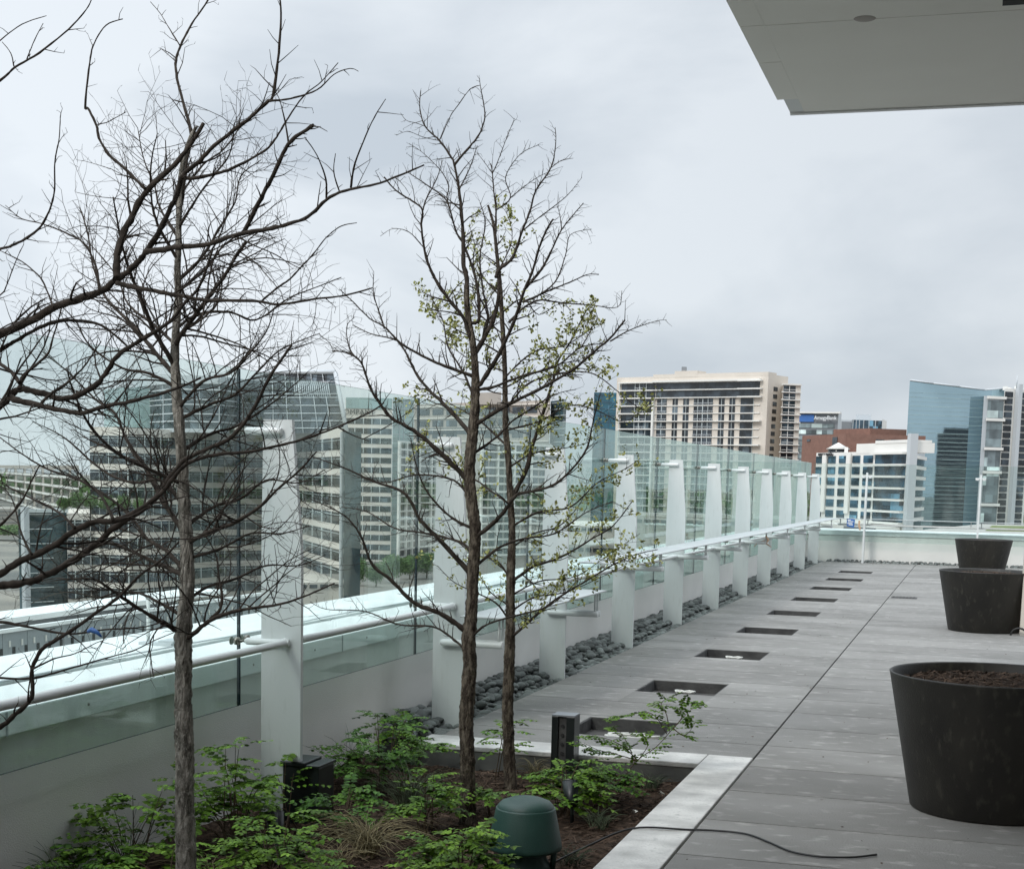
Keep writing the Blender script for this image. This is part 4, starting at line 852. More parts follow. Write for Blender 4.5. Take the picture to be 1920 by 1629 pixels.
for i, (px, Y, h, R, n, lab, M) in enumerate([
 (690, 6.55, .40, 2.0, 140, 'tangled dry tan grass tuft in the middle of the bed', M_grassT),
 (640, 6.3, .25, 1.6, 40, 'thin tan grass beside the black power box', M_grassT),
 (765, 7.5, .32, .7, 120, 'dark blue-green grass tuft before the kerb corner', M_grassG),
 (400, 5.7, .34, 1.8, 70, 'drooping tan grass right of the pale trunk', M_grassT),
 (120, 5.3, .28, .6, 70, 'wispy dark grass at the lower left corner', M_grassG),
 (480, 5.95, .26, .8, 60, 'green grass among the shrubs below the nearest post', M_grassG),
 (655, 8.2, .34, .5, 30, 'thin upright seed-head grass along the white wall', M_grassG),
 (240, 5.9, .34, .5, 30, 'thin dark grass behind the left shrub at the wall', M_grassG),
 (790, 6.1, .2, 1.2, 50, 'short dark grass left of the shrub by the speaker', M_grassG),
 (1220, 8.65, .14, .9, 50, 'small grey-green grass clump near the kerb corner', M_grassG),
 (1125, 7.55, .14, .9, 50, 'small grey-green grass clump beside the kerb', M_grassG),
 (1075, 6.75, .12, .9, 40, 'small grass clump right of the green speaker', M_grassG),
 (1000, 8.75, .2, 1.6, 40, 'dry grass at the foot of the budding tree', M_grassT)]):
    grass(XP(px, Y), Y, h, R, n, lab, 200+i, M)
random.seed(9); 
for i, (px, py, lab) in enumerate([(755, 1515, 'pale crumpled scrap on the mulch right of the dry grass'), (1240, 1490, 'pale scrap on the mulch near the concrete kerb'), (1085, 1518, 'pale scrap on the mulch right of the green speaker'), (815, 1515, 'tiny pale scrap left of the middle trunk'), (1190, 1525, 'small pale scrap below the kerb near the cable')]):
    x, y = GP(px, py, -.1); w = MB(); c = Vector((x, y, -.095))
    for k in range(4): a = Vector((random.uniform(-.03, .03), random.uniform(-.03, .03), random.uniform(0, .015))); b = Vector((random.uniform(-.03, .03), random.uniform(-.03, .03), random.uniform(0, .02))); w.face([c, c+a, c+a*.6+b])
    tag(w.build('paper_scrap', M_scrap), lab, 'scrap', 'pale scraps on the mulch')
x, y = GP(780, 1535); x2, y2 = GP(700, 1560)
w = MB(); w.tube([(x2, y2, -.09), ((x+x2)/2, (y+y2)/2, -.07), (x, y, -.06)], [.007, .008, .006], 8); tag(w.build('fallen_stick', M_grassT), 'fallen tan stick lying on the mulch in mid bed', 'stick')
# ------------------------------------------------------------------ city
def zr(x, y, x0, y0, z0): return z0
class Fac:
    """a vertical facade between picture columns x0 and x1; y0/y1 its top edge there, z its roof height above the deck"""
    def __init__(s, x0, y0, x1, y1, z, root):
        s.A = on(x0, y0, 2, z); s.B = on(x1, y1, 2, z); s.x0, s.x1, s.y0, s.z = x0, x1, y0, z
        s.L = (s.B-s.A).length; s.u = (s.B-s.A).normalized(); s.n = Vector((s.u.y, -s.u.x, 0)); s.k = (s.A-EYE).dot(_f)/F; s.root = root
        s.k2 = (s.B-EYE).dot(_f)/F
        if s.n.dot(EYE-s.A) < 0: s.n = -s.n
    def S(s, px):
        t = (px-s.x0)/(s.x1-s.x0); 
        # perspective-correct fraction
        return s.L*t*s.k/(t*s.k+(1-t)*s.k2) if True else s.L*t
    def Z(s, py): return s.z-(py-s.y0)*s.k
    def box(s, w, px0, px1, py0, py1, d0=0., d1=.2, mi=0, z=False):
        a, b = s.S(px0), s.S(px1); z1, z0 = (py0, py1) if z else (s.Z(py0), s.Z(py1))
        if a > b: a, b = b, a
        P = lambda t, d, zz: tuple(s.A+s.u*t+s.n*d+Vector((0, 0, zz-s.A.z)))
        w.hexa([P(a, d1, z0), P(b, d1, z0), P(b, d0, z0), P(a, d0, z0), P(a, d1, z1), P(b, d1, z1), P(b, d0, z1), P(a, d0, z1)], mi)
    def part(s, name, m, boxes, d0=0., d1=.2, parent=None):
        w = MB()
        for b in boxes: s.box(w, *b, d0, d1)
        return w.build(name, m, parent or s.root)
    def windows(s, m, boxes, d0=.02, d1=.15, frame=None, fm=None, name='window', cap=100):
        for i, b in enumerate(boxes[:cap]):
            o = s.part(name, m, [b], d0, d1)
            if frame and i < cap: frame(s, b, o)
        if len(boxes) > cap:
            o = s.part(name, m, boxes[cap:], d0, d1); o['kind'] = 'stuff'
def body(root, fac_pts, z, back, m, zb=-36, name='wall'):
    P = [f for f in fac_pts]; d = Vector((P[len(P)//2].x, P[len(P)//2].y, 0)).normalized()*back
    poly = [(p.x, p.y) for p in P]+[(p.x+d.x, p.y+d.y) for p in reversed(P)]
    w = MB(); w.prism(poly, zb, z); return w.build(name, m, root)
def bld(name, x, y, z, label, cat='building'):
    p = on(x, y, 2, z); return empty(name, (p.x, p.y, -34), label, cat, None)
def mull(fm, step, hor=0, wd=.12):
    def f(s, b, o):
        px = b[0]+step; w = MB(); wp = wd/ s.k/2
        while px < b[1]-step*.4: s.box(w, px-wp, px+wp, b[2], b[3], .151, .26); px += step
        for h in range(hor): yy = b[2]+(b[3]-b[2])*(h+1)/(hor+1); s.box(w, b[0], b[1], yy-wp*.8, yy+wp*.8, .152, .24)
        if w.f: w.build('frame', fm, o)
    return f
# B1 left curved office block ---------------------------------------
r = bld('office_tower', 400, 800, 11.7, 'large banded office block with dark glass crown behind the left trees')
pts = [(168, 800), (240, 801), (330, 806), (420, 812), (500, 815), (570, 812), (642, 802)]
zt = 11.7; V = [on(x, y, 2, zt) for x, y in pts]; body(r, V, zt, 60, M_cream)
for i in range(len(pts)-1):
    f = Fac(*pts[i], *pts[i+1], zt, r)
    fl = 4.0; rows = []
    for k in range(11):
        z1 = zt-2.0-fl*k; w = MB(); f.box(w, pts[i][0]+.3, pts[i+1][0]-.1, z1, z1-2.55, .02, .12, z=True); o = w.build('window', M_wd, r)
        w = MB(); n = 2 if i != 1 else 3
        for j in range(1, 2*n+1): 
            px = pts[i][0]+(pts[i+1][0]-pts[i][0])*j/(2*n+.01); f.box(w, px-(.14 if j % 2 else .5), px+(.14 if j % 2 else .5), z1+.02, z1-2.57, .12, .3, z=True)
        f.box(w, pts[i][0]+.5, pts[i+1][0]-.5, z1-.50, z1-.60, .12, .22, z=True)
        w.build('frame', M_mull, o)
# wing to the left, lower
pl = [(50, 962), (97, 965), (125, 962), (168, 962)]; zl = -8.6; V = [on(x, y, 2, zl) for x, y in pl]
V[0] = on(50, 962, 2, zl); body(r, [V[2], V[3]], zl, 40, M_cream); body(r, [on(98, 958, 2, zl+.4), on(125, 958, 2, zl+.4)], zl+.4, 30, M_wt, name='glass_end')
f = Fac(125, 962, 168, 962, zl, r)
for k in range(6):
    z1 = zl-1.6-4.0*k; w = MB(); f.box(w, 125.5, 168, z1, z1-2.5, .02, .12, z=True); o = w.build('window', M_wd, r); w = MB()
    for px in (139, 153): f.box(w, px-.7, px+.7, z1, z1-2.5, .12, .3, z=True)
    f.box(w, 125, 168, z1-.5, z1-.65, .12, .22, z=True); w.build('frame', M_mull, o)
f = Fac(52, 955, 98, 955, zl+.8, r); w = MB(); f.box(w, 52, 98, zl+.8, -34, -4, 0, z=True); w.build('glass_wing', M_wt, r)
w = MB(); f.box(w, 42, 52, zl+1.4, -34, -.8, .6, z=True); w.build('fin', M_lgrey, r)
w = MB()
for k in range(7): f.box(w, 53, 98, zl-.2-3.4*k, zl-.4-3.4*k, .01, .15, z=True)
f.box(w, 52, 125, zl+.8, zl+.1, .1, .6, z=True); w.build('frame', M_mull, r)
# crown drum
cr = [(222, 728), (262, 712), (330, 704), (410, 706), (470, 714), (512, 724)]; zc = 24.5
V = [on(x, y, 2, zc) for x, y in cr]; body(r, V, zc, 26, M_wd, zb=zt-.1, name='glass_crown')
for i in range(len(cr)-1):
    f = Fac(*cr[i], *cr[i+1], zc, r); w = MB()
    for z1, h, dd in ((zc+.1, 1.9, .5), (zc-3.0, .35, .3), (zc-5.4, .25, .25), (zc-6.6, .25, .25), (zc-8.8, .25, .25), (zc-10.6, .3, .25), (zc-12.5, .9, .6)): f.box(w, cr[i][0], cr[i+1][0], z1, z1-h, .01, dd, z=True)
    for px in range(int(cr[i][0]), int(cr[i+1][0]), 44): f.box(w, px, px+.6, zc-1.9, zc-12.4, .01, .2, z=True)
    w.build('frame', M_lgrey, r)
f = Fac(185, 720, 225, 714, zc-1, r); w = MB(); f.box(w, 187, 223, zc-2.5, zt, -14, -1, z=True); w.build('glass_bay', M_wpale, r)
# slanted glass end
K = 365/F
def q3(x, y, D): 
    d = ray(x, y); t = D/d.dot(_f); return EYE+d*t
w = MB(); D0 = 352.
fr = [q3(496, 698, D0+10), q3(630, 698, D0), q3(652, 812, D0-4), (q3(496, 812, D0+6))]
bk = [p+Vector((-22, 32, 0)) for p in fr]
w.face(fr[::-1]); w.face(bk)
for i in range(4): j = (i+1) % 4; w.face([fr[i], fr[j], bk[j], bk[i]])
w.build('slanted_glass', M_wd, r)
w = MB(); 
def bar(a, b, rr): w.tube([a, b], rr, 4)
o_ = Vector((0, -.4, 0))
bar(fr[0]+o_, fr[1]+o_, .55); bar(fr[1]+o_, fr[2]+o_, .55)
for t in (.16, .36, .42, .55, .68, .8, .92): bar(fr[0].lerp(fr[3], t)+o_, fr[1].lerp(fr[2], t)+o_, .13)
for t in (.12, .3, .48, .66, .82): bar(fr[0].lerp(fr[1], t)+o_, fr[3].lerp(fr[2], t)+o_, .12)
for i in range(18): t = .42+.48*i/18; bar(fr[0].lerp(fr[1], t).lerp(fr[3].lerp(fr[2], t), .17)+o_, fr[0].lerp(fr[1], t).lerp(fr[3].lerp(fr[2], t), .40)+o_, .16)
w.build('frame', M_lgrey, r)
f = Fac(640, 810, 652, 809, 10.5, r); w = MB(); f.box(w, 642.5, 651, 10.5, -34, -3, .4, z=True); w.build('glass_fin', M_wt, r)
w = MB(); f.box(w, 644, 646, 10.4, -34, .4, .7, z=True); w.build('frame', M_lgrey, r)
# roof garden trees on podium
def canopy_clumps(w, c, rx, rz, n, sz):
    for i in range(n):
        v = Vector((random.gauss(0, .5), random.gauss(0, .5), random.gauss(0, .45)));
        if v.length > 1.15: continue
        p = Vector((c.x+v.x*rx, c.y+v.y*rx, c.z+v.z*rz)); a = perp(Vector((0, 0, 1)).lerp(v.normalized(), .5).normalized() if v.length > .01 else Vector((0, 0, 1))); b = perp(a)
        w.face([p+a*sz, p+b*sz, p-a*sz*.8, p-b*sz])
def citytree(px, py_top, py_base, D, label, wpx, cat='tree', g='green city trees'):
    random.seed(int(px)); base = q3(px, py_base, D); top = q3(px, py_top, D); h = top.z-base.z; R = wpx*D/F/2
    r = empty('street_tree', base, label, cat, g)
    w = MB(); w.tube([base, base+Vector((.1, 0, h*.3)), base+Vector((0, 0, h*.7))], [h*.035, h*.028, h*.008], 6)
    for a in (0, 2, 4): w.tube([base+Vector((0, 0, h*.3)), base+Vector((cos(a)*R*.5, sin(a)*R*.5, h*.7))], [h*.018, h*.005], 5)
    w.build('trunk', M_bark, r)
    w = MB(); canopy_clumps(w, base+Vector((0, 0, h*.62)), R*1.05, h*.42, 2200, R*.075)
    for k in range(5): a = random.random()*6.28; canopy_clumps(w, base+Vector((cos(a)*R*.55, sin(a)*R*.55, h*random.uniform(.45, .9))), R*.55, h*.22, 700, R*.07)
    w.build('crown', M_green, r)
for i, (px, yt, yb, D, wp) in enumerate([(120, 934, 962, 300, 24), (145, 922, 962, 300, 30), (170, 928, 960, 300, 26), (200, 930, 962, 310, 30), (232, 928, 962, 310, 26), (262, 934, 962, 310, 24)]):
    citytree(px, yt, yb, D, 'small green roof garden tree, '+ORD[i]+' from the left' if i else 'leftmost small green tree of the roof garden', wp, g='roof garden trees on the banded block')
for i, (px, yt, yb, D, wp) in enumerate([(672, 1050, 1100, 505, 40), (705, 1058, 1100, 500, 34), (735, 1042, 1094, 520, 44), (768, 1044, 1086, 540, 40), (800, 1036, 1084, 545, 44), (836, 1040, 1080, 560, 44), (985, 1035, 1064, 600, 40), (1030, 1040, 1062, 600, 36)]):
    citytree(px, yt, yb, D, ['round green street tree at the foot of the banded tower', 'smaller street tree right of the one at the banded tower', 'green street tree below the pale glass strip', 'green street tree below the white grid tower', 'street tree seen just left of the third post', 'street tree hidden behind the third post', 'street tree between the two right-hand trunks', 'street tree right of the budding trunk'][i], wp, g='street trees at the foot of the towers')
# B2 banded tower with lettering -------------------------------------
r = bld('office_tower', 690, 745, 34, 'pale banded office tower with dark lettering under a glass top')
f = Fac(648, 745, 736, 747, 34, r); body(r, [f.A, f.B], 34-.2, 50, M_cream)
w = MB(); f.box(w, 649, 735, 745, 765, .02, .5); w.build('glass_top', M_wpale, r)
f.windows(M_wd, [(650, 735, 783+18.1*k, 793.5+18.1*k) for k in range(17)], .02, .2, frame=mull(M_mull, 16, 0, .3))
def text(s, loc, u, size, m, parent, depth=.02, name='lettering', up=Vector((0, 0, 1)), sx=1.):
    cu = bpy.data.curves.new(name, 'FONT'); cu.body = s; cu.size = size; cu.extrude = depth; cu.materials.append(m); cu.resolution_u = 3
    o = bpy.data.objects.new(name, cu); n = u.cross(up)
    M4 = Matrix((u*sx, up, n)).transposed().to_4x4(); M4.translation = loc
    dg = bpy.context.evaluated_depsgraph_get(); me = bpy.data.meshes.new_from_object(o); ob = bpy.data.objects.new(name, me); C.objects.link(ob)
    bpy.data.objects.remove(o); ob.matrix_world = M4
    if parent: ob.parent = parent; ob.matrix_parent_inverse = Matrix.Translation(-parent.location)
    return ob
text('OMPANY', f.A+f.u*f.S(650)-f.u*1.2+f.n*.6+Vector((0, 0, -(776-745)*f.k)), f.u, 3.0, M_signd, r, .15, sx=1.05)
f = Fac(737, 745, 776, 750, 35, r); body(r, [f.A, f.B], 35, 40, M_wpale, name='glass_strip')
w = MB()
for k in range(26): f.box(w, 737, 776, 752+12*k, 752.8+12*k, .02, .2)
for px in (749, 757): f.box(w, px, px+.7, 747, 1060, .02, .25)
w.build('frame', M_lgrey, r)
# B3 white grid tower --------------------------------------------------
r = bld('apartment_tower', 780, 830, 14, 'tower with a bold white grid over dark windows left of the third post')
f = Fac(746, 826, 826, 834, 15, r); body(r, [f.A, f.B], 15, 30, M_wd)
w = MB()
for px, wd in ((746, 3), (760, 2), (772, 2), (784, 2.5), (806, 3), (815, 2), (824, 3)): f.box(w, px, px+wd, 826, 1075, .02, .8)
for k in range(17): f.box(w, 746, 826, 826+14.5*k, 829+14.5*k, .03, .7)
w.build('white_grid', M_whitew, r)
r = bld('apartment_tower', 1010, 825, 14, 'white balconied apartment block behind the two right-hand trunks')
f = Fac(900, 826, 1034, 832, 15, r); body(r, [f.A, f.B], 15, 30, M_conc)
f.windows(M_wd, [(x, x+11, 833+15*k, 843+15*k) for k in range(14) for x in (904, 919, 934, 949, 966, 981, 998, 1013)], .02, .2)
w = MB()
for k in range(15): f.box(w, 900, 1034, 829+15*k, 832+15*k, .05, 1.2)
for px in (901, 931, 962, 994, 1026): f.box(w, px, px+3, 829, 1055, .05, 1.0)
w.build('balcony_grid', M_whitew, r)
# B4 grey precast building ------------------------------------------------
r = bld('office_block', 900, 752, 42, 'grey beige precast office block behind the tree crowns')
f = Fac(776, 758, 1032, 750, 42, r); body(r, [f.A, f.B], 42, 60, M_conc)
g2 = Fac(882, 737, 940, 735, 46, r); body(r, [g2.A, g2.B], 46, 20, M_conc, zb=40, name='plant_room')
f.windows(M_wd, [(x, x+20, 768+21*k, 779+21*k) for k in range(4) for x in (786, 812, 838, 910, 936, 962, 988)]+[(800, 1026, 803, 814), (860, 905, 768, 778)], .02, .3, frame=mull(M_mull, 7, 0, .3))
w = MB()
for k in range(5): f.box(w, 776, 1032, 763+21*k, 765+21*k, .05, .9)
w.build('ledge', M_cream, r)
f = Fac(1033, 752, 1062, 748, 42, r); body(r, [f.A, f.B], 42, 30, M_wt, name='glass_strip')
w = MB()
for k in range(24): f.box(w, 1033, 1062, 756+12*k, 757+12*k, .02, .3)
w.build('frame', M_mull, r)
# B5 far hazy block
r = bld('apartment_block', 1085, 872, 24, 'distant pale apartment block seen between the tower strips')
f = Fac(1056, 872, 1113, 870, 24, r); body(r, [f.A, f.B], 24, 30, M_lgrey)
f.windows(M_wg, [(x, x+9, 878+10*k, 884+10*k) for k in range(9) for x in (1059, 1072, 1085, 1099)], .02, .4)
# B6 blue slab
r = bld('glass_tower', 1135, 735, 47, 'slim blue glass tower beside the beige hotel')
f = Fac(1114, 735.5, 1158, 736.5, 47, r); body(r, [f.A, f.B], 47, 40, M_slab)
w = MB()
for k in range(20): f.box(w, 1114, 1157, 740+12.5*k, 740.7+12.5*k, .02, .2)
for px in (1114, 1128, 1142): f.box(w, px, px+.6, 735.5, 985, .02, .25)
w.build('frame', M_wb, r)
# B7 hotel -------------------------------------------------------------------
r = bld('hotel_tower', 1300, 705, 51, 'wide beige hotel tower with dark glass bays and stacked balconies')
f = Fac(1157, 708, 1441, 701.5, 50, r); zH = 50; body(r, [f.A, f.B], zH, 45, M_beige)
for x0, x1, dz in ((1225, 1441, 1.0), (1265, 1308, 2.3)):
    w = MB(); f.box(w, x0, x1, zH+dz, zH-.5, -8, .02+dz*.05, z=True); w.build('parapet', M_beige, r)
# coordinates in hotel px relative rows (y as at left edge), floor pitch 13.7
fy = lambda k: 718.5+14.1*k
W = []
for k in range(2): W += [(1166, 1230, fy(k)+1.5, fy(k+1)), (1231, 1426, fy(k)+1.5, fy(k+1))]
for k in range(2, 19):
    a, b = fy(k)+2, fy(k+1)
    W += [(1166, 1226, a, b), (1234, 1252, a, b), (1263, 1273, a, b), (1283, 1294, a, b), (1303, 1339, a, b), (1350, 1361, a, b), (1370, 1381, a, b), (1391, 1415, a, b)]
f.windows(M_wd, W, .02, .12, cap=100)
w = MB()
for k in range(20):
    f.box(w, 1164, 1228, fy(k)-.8, fy(k)+1.2, .12, 1.6 if k else 2.2)
    f.box(w, 1228, 1428, fy(k)-.6, fy(k)+.9, .13, (1.3 if k in (0, 1, 2, 5, 8, 11) else .5))
for k in (0, 1, 2, 5, 8, 11): f.box(w, 1388, 1432, fy(k)-.9, fy(k)+1.3, .3, 2.5)
f.box(w, 1227, 1230.5, fy(2), fy(19), .1, 1.8)
f.box(w, 1228, 1428, fy(0)-3.0, fy(0)+.4, .1, 2.2)
w.build('slab_edge', M_whitew, r)
w = MB()
for px, wd in ((1163, 1.2), (1192, .8), (1200, 1.5), (1213, .8), (1243, .8), (1311, .8), (1320, 1.2), (1330, .8)):
    f.box(w, px, px+wd, fy(0 if px < 1220 else 2)+1, fy(19), .13, .5)
for px in (1268, 1288.5, 1355.5, 1375.5, 1415.5): f.box(w, px, px+.6, fy(2)+1, fy(19), .13, .4)
w.build('window_frame', M_mull, r)
w = MB()
for k in range(0, 19):
    y = fy(k+1)
    if k >= 0: f.box(w, 1194, 1214, y-4.6, y-3.9, 1.2, 1.35); [f.box(w, x, x+.4, y-4.2, y-.8, 1.2, 1.3) for x in (1194, 1199, 1204, 1209, 1213.5)]
    if k >= 2:
        for a, b in ((1234, 1253), (1303, 1340)):
            f.box(w, a, b, y-4.6, y-3.9, .7, .85); x = a
            while x < b: f.box(w, x, x+.35, y-4.2, y-.8, .7, .8); x += 3.2
w.build('balcony_railing', M_lgrey, r)
# side return + right volumes
f2 = Fac(1441, 701.5, 1478, 706.5, 50, r); body(r, [f2.A, f2.B], 50, 30, M_beige)
f2.windows(M_wd, [(1451.5-.28*k, 1459-.28*k, 723.5+13.9*k, 731.5+13.9*k) for k in range(10)], .02, .12)
f3 = Fac(1466, 719, 1500, 720.5, 46, r); w = MB(); body(r, [f3.A+f3.n*1.0, f3.B+f3.n*1.0], 46, 30, M_beige)
w = MB(); [f3.box(w, 1467.5, 1490, 723+13.9*k, 734.2+13.9*k, 1.02, 1.15) for k in range(11)]; w.build('balcony_recess', M_wd, r)
w = MB()
for k in range(12): f3.box(w, 1464, 1500.5, 720+13.9*k, 721.8+13.9*k, 1.1, 1.9)
for k in range(11):
    f3.box(w, 1467, 1491, 730+13.9*k, 730.8+13.9*k, 2.0, 2.2)
    f3.box(w, 1478, 1479, 723+13.9*k, 734+13.9*k, 1.15, 1.3)
w.build('balcony_slab', M_whitew, r)
w = MB(); p = f.A+f.u*f.S(1280)+Vector((0, 0, 2.3)); w.box(p.x-1, p.x+1, p.y+2, p.y+4, 50, 54.3); w.build('roof_unit', M_grey, r)
# B8 bank building -------------------------------------------------------------
r = bld('bank_building', 1540, 772, 42, 'grey bank tower with blue sign panel and white lettering')
f = Fac(1494, 773, 1572, 773.5, 42, r); body(r, [f.A, f.B], 42, 40, M_grey)
f.part('roof_edge', M_whitew, [(1494, 1577, 772, 775)], -2, 2.5)
w = MB(); f.box(w, 1498, 1527, 777, 790.5, .05, .9); w.build('sign_panel', M_signb, r)
text('AmegyBank', f.A+f.u*f.S(1528.5)+f.n*2.9+Vector((0, 0, -(786.5-773)*f.k)), f.u, 3.0, M_signw, r, .4, sx=.86)
f.windows(M_wg, [(1495, 1566, 794+11.3*k, 801.5+11.3*k) for k in range(7)], .05, .4, frame=mull(M_lgrey, 9, 0, .5))
g = Fac(1572, 773.5, 1578, 776, 42, r); body(r, [g.A, g.B], 42, 40, M_lgrey)
# B9 blue glass
r = bld('glass_office', 1620, 780, 46, 'distant office with blue curtain glass above the brick block')
f = Fac(1576, 781, 1655, 784, 46, r); body(r, [f.A, f.B], 44, 40, M_lgrey)
w = MB(); f.box(w, 1579, 1596, 790, 806, .05, .5); w.build('grey_bay', M_grey, r)
w = MB(); f.box(w, 1598, 1654, 786, 812, .05, .8); w.build('curtain_wall', M_wb, r)
w = MB(); [f.box(w, x, x+.8, 785, 812, .8, 1.3) for x in (1598, 1604, 1610, 1618, 1628, 1640, 1653)]; w.build('frame', M_lgrey, r)
g = Fac(1605, 776.5, 1634, 777.5, 49, r); body(r, [g.A, g.B], 49, 20, M_lgrey, zb=40, name='plant_room')
g = Fac(1655, 783, 1663, 786, 46, r); body(r, [g.A, g.B], 45, 40, M_whitew)
# B10 red brick --------------------------------------------------------------
r = bld('brick_building', 1610, 812, 23, 'red brick building rising behind the white block')
def slabp(x0, y0, x1, y1, z, back, m, name='wall', zb=-34): f = Fac(x0, y0, x1, y1, z, r); body(r, [f.A, f.B], z, back, m, zb, name); return f
slabp(1563, 805, 1632, 803, 25.6, 40, M_brick); slabp(1632, 803, 1700, 805.5, 25.6, 40, M_brick)
fb = Fac(1537, 818, 1712, 817, 20, r); w = MB()
fa = Fac(1537, 818, 1620, 814.5, 22.4, r); fc = Fac(1620, 814.5, 1713, 818, 22.4, r); body(r, [fa.A+fa.n*8, fa.B+fa.n*8, fc.B+fc.n*8], 22.4, 30, M_brick)
fa = Fac(1537, 818, 1620, 814.5, 22.4, r); fa.A += fa.n*8; fa.B += fa.n*8; fc.A += fc.n*8; fc.B += fc.n*8
fa.windows(M_wd, [(1596, 1605, 823, 838), (1547, 1553, 825, 829)], .02, .3); fc.windows(M_wd, [(1621, 1636, 824, 838), (1649, 1666, 823, 838), (1670, 1687, 823, 838), (1691, 1702, 823, 838)], .02, .3)
slabp(1518, 843, 1620, 840, 16.8, 25, M_brick); slabp(1512, 858, 1600, 857, 13.2, 20, M_brick)
w = MB(); c = q3(1572, 833, 585); w.tube([c+Vector((0, 0, -1.9)), c+Vector((0, 0, -1.8)), c+Vector((0, 0, .6))], [4.4, 4.6, .2], 8); w.tube([c+Vector((0, 0, -4)), c+Vector((0, 0, -1.9))], 3.9, 8, 1); w.build('roof_pavilion', [M_whitew, M_wd], r)
# B11 white grid building --------------------------------------------------------
r = bld('white_office', 1600, 848, 14, 'white office block with gridded blue windows beyond the end wall')
zW = 13.2
f = Fac(1531, 849, 1703, 845, zW, r); body(r, [f.A, f.B], zW, 35, M_whitew)
g = Fac(1703, 829, 1735, 838, zW+3.4, r); body(r, [g.A, g.B], zW+3.2, 35, M_lgrey)
w = MB(); f.box(w, 1606, 1703, zW+2.6, zW-.5, -9, .1, z=True); f.box(w, 1642, 1703, zW+3.4, zW+2.5, -8, .3, z=True); w.build('parapet', M_whitew, r)
w = MB(); f.box(w, 1703, 1709.5, zW+5.2, -34, -2, .5, z=True); w.build('corner_fin', M_lgrey, r)
ry = lambda k: 855.5+19.6*k
W = []
for k in range(6):
    for a, b in ((1532, 1545), (1554, 1568), (1575, 1589), (1600, 1614), (1621, 1638)): W.append((a, b, ry(k), ry(k)+13))
    W.append((1643, 1700, ry(k)-1, ry(k)+14.5))
f.windows(M_wb, W, .02, .3, frame=mull(M_mull, 6.5, 0, .12))
w = MB()
for k in range(7): f.box(w, 1640, 1702, ry(k)-4.4, ry(k)-1, .3, 1.8)
f.box(w, 1546, 1553, 850, 958, .3, .8); f.box(w, 1591, 1598, 850, 958, .3, .8)
w.build('wall_band', M_whitew, r)
sl = 14.0
W = [(1711, 1733.5, 857+20.5*k, 869+20.5*k) for k in range(7)]
g.windows(M_wd, W, .02, .3, frame=mull(M_mull, 4.5, 1, .12)); w = MB()
for k in range(8): g.box(w, 1709.5, 1735, 850+20.5*k, 856.5+20.5*k, .3, .8)
w.build('wall_band', M_whitew, r)
w = MB(); f.box(w, 1536, 1563, 851.5, 854, .1, .5); w.build('sign_bar', M_signd, r)
text('wommark', f.A+f.u*f.S(1538)+f.n*.8+Vector((0, 0, -(853.6-849)*f.k)), f.u, 1.5, M_signd, r, .1, sx=1.7)
w = MB(); f.box(w, 1531, 1700, 976, 1060, .8, 9); w.build('podium', M_whitew, r)
w = MB(); f.box(w, 1640, 1700, 978, 1060, 9.1, 9.6); w.build('garage_screen', M_grey, r)
for x in (1573, 1600): 
    w = MB(); f.box(w, x, x+1.6, zW+1.8, zW-.2, -3, -2, z=True); w.build('roof_vent', M_whitew, r)
# B12 blue glass tower ---------------------------------------------------------------
r = bld('glass_tower', 1790, 720, 45, 'tall blue glass tower with a sloping roofline on the right')
zT = 44.; f = Fac(1706, 713, 1884, 731, zT, r)   # horizontal reference edge, roof slopes below
A, B = f.A, f.B; f = Fac(1706, 713, 1884, 713+8.0, zT, r); A, B = f.A, f.B
def zpy(px, py): 
    s_ = f.S(px); p = A+f.u*s_; d = ray(px, py); t = (p-EYE).dot(_f)/d.dot(_f); return (EYE+d*t).z
top = [(1706, 713), (1750, 719), (1800, 725), (1847, 731), (1884, 728.5)]
w = MB(); back = Vector((A.x, A.y, 0)).normalized()*45
T = [A+f.u*f.S(px)+Vector((0, 0, zpy(px, py)-A.z)) for px, py in top]; Bt = [Vector((p.x, p.y, -34)) for p in T]
w.face(Bt+T[::-1]); w.face([p+back for p in T]+[p+back for p in Bt[::-1]]); 
for i in range(len(T)-1): w.face([T[i], T[i+1], T[i+1]+back, T[i]+back])
w.face([Bt[0], T[0], T[0]+back, Bt[0]+back]); w.face([T[-1], Bt[-1], Bt[-1]+back, T[-1]+back])
w.build('curtain_wall', M_wbl, r)
w = MB()
for i in range(len(T)-1): w.tube([T[i]-_f*.3, T[i+1]-_f*.3], .35, 4)
w.build('roof_edge', M_lgrey, r)
W = []
for k in range(38):
    y = 735+8.2*k*(1+.0*k); z = f.Z(y)
    x0 = 1706
    W.append((x0, 1884, y, y+.75 if k % 2 else y+.35))
w = MB()
for b in W: f.box(w, *b, .02, .35)

w.build('wall_band', M_wpale, r)
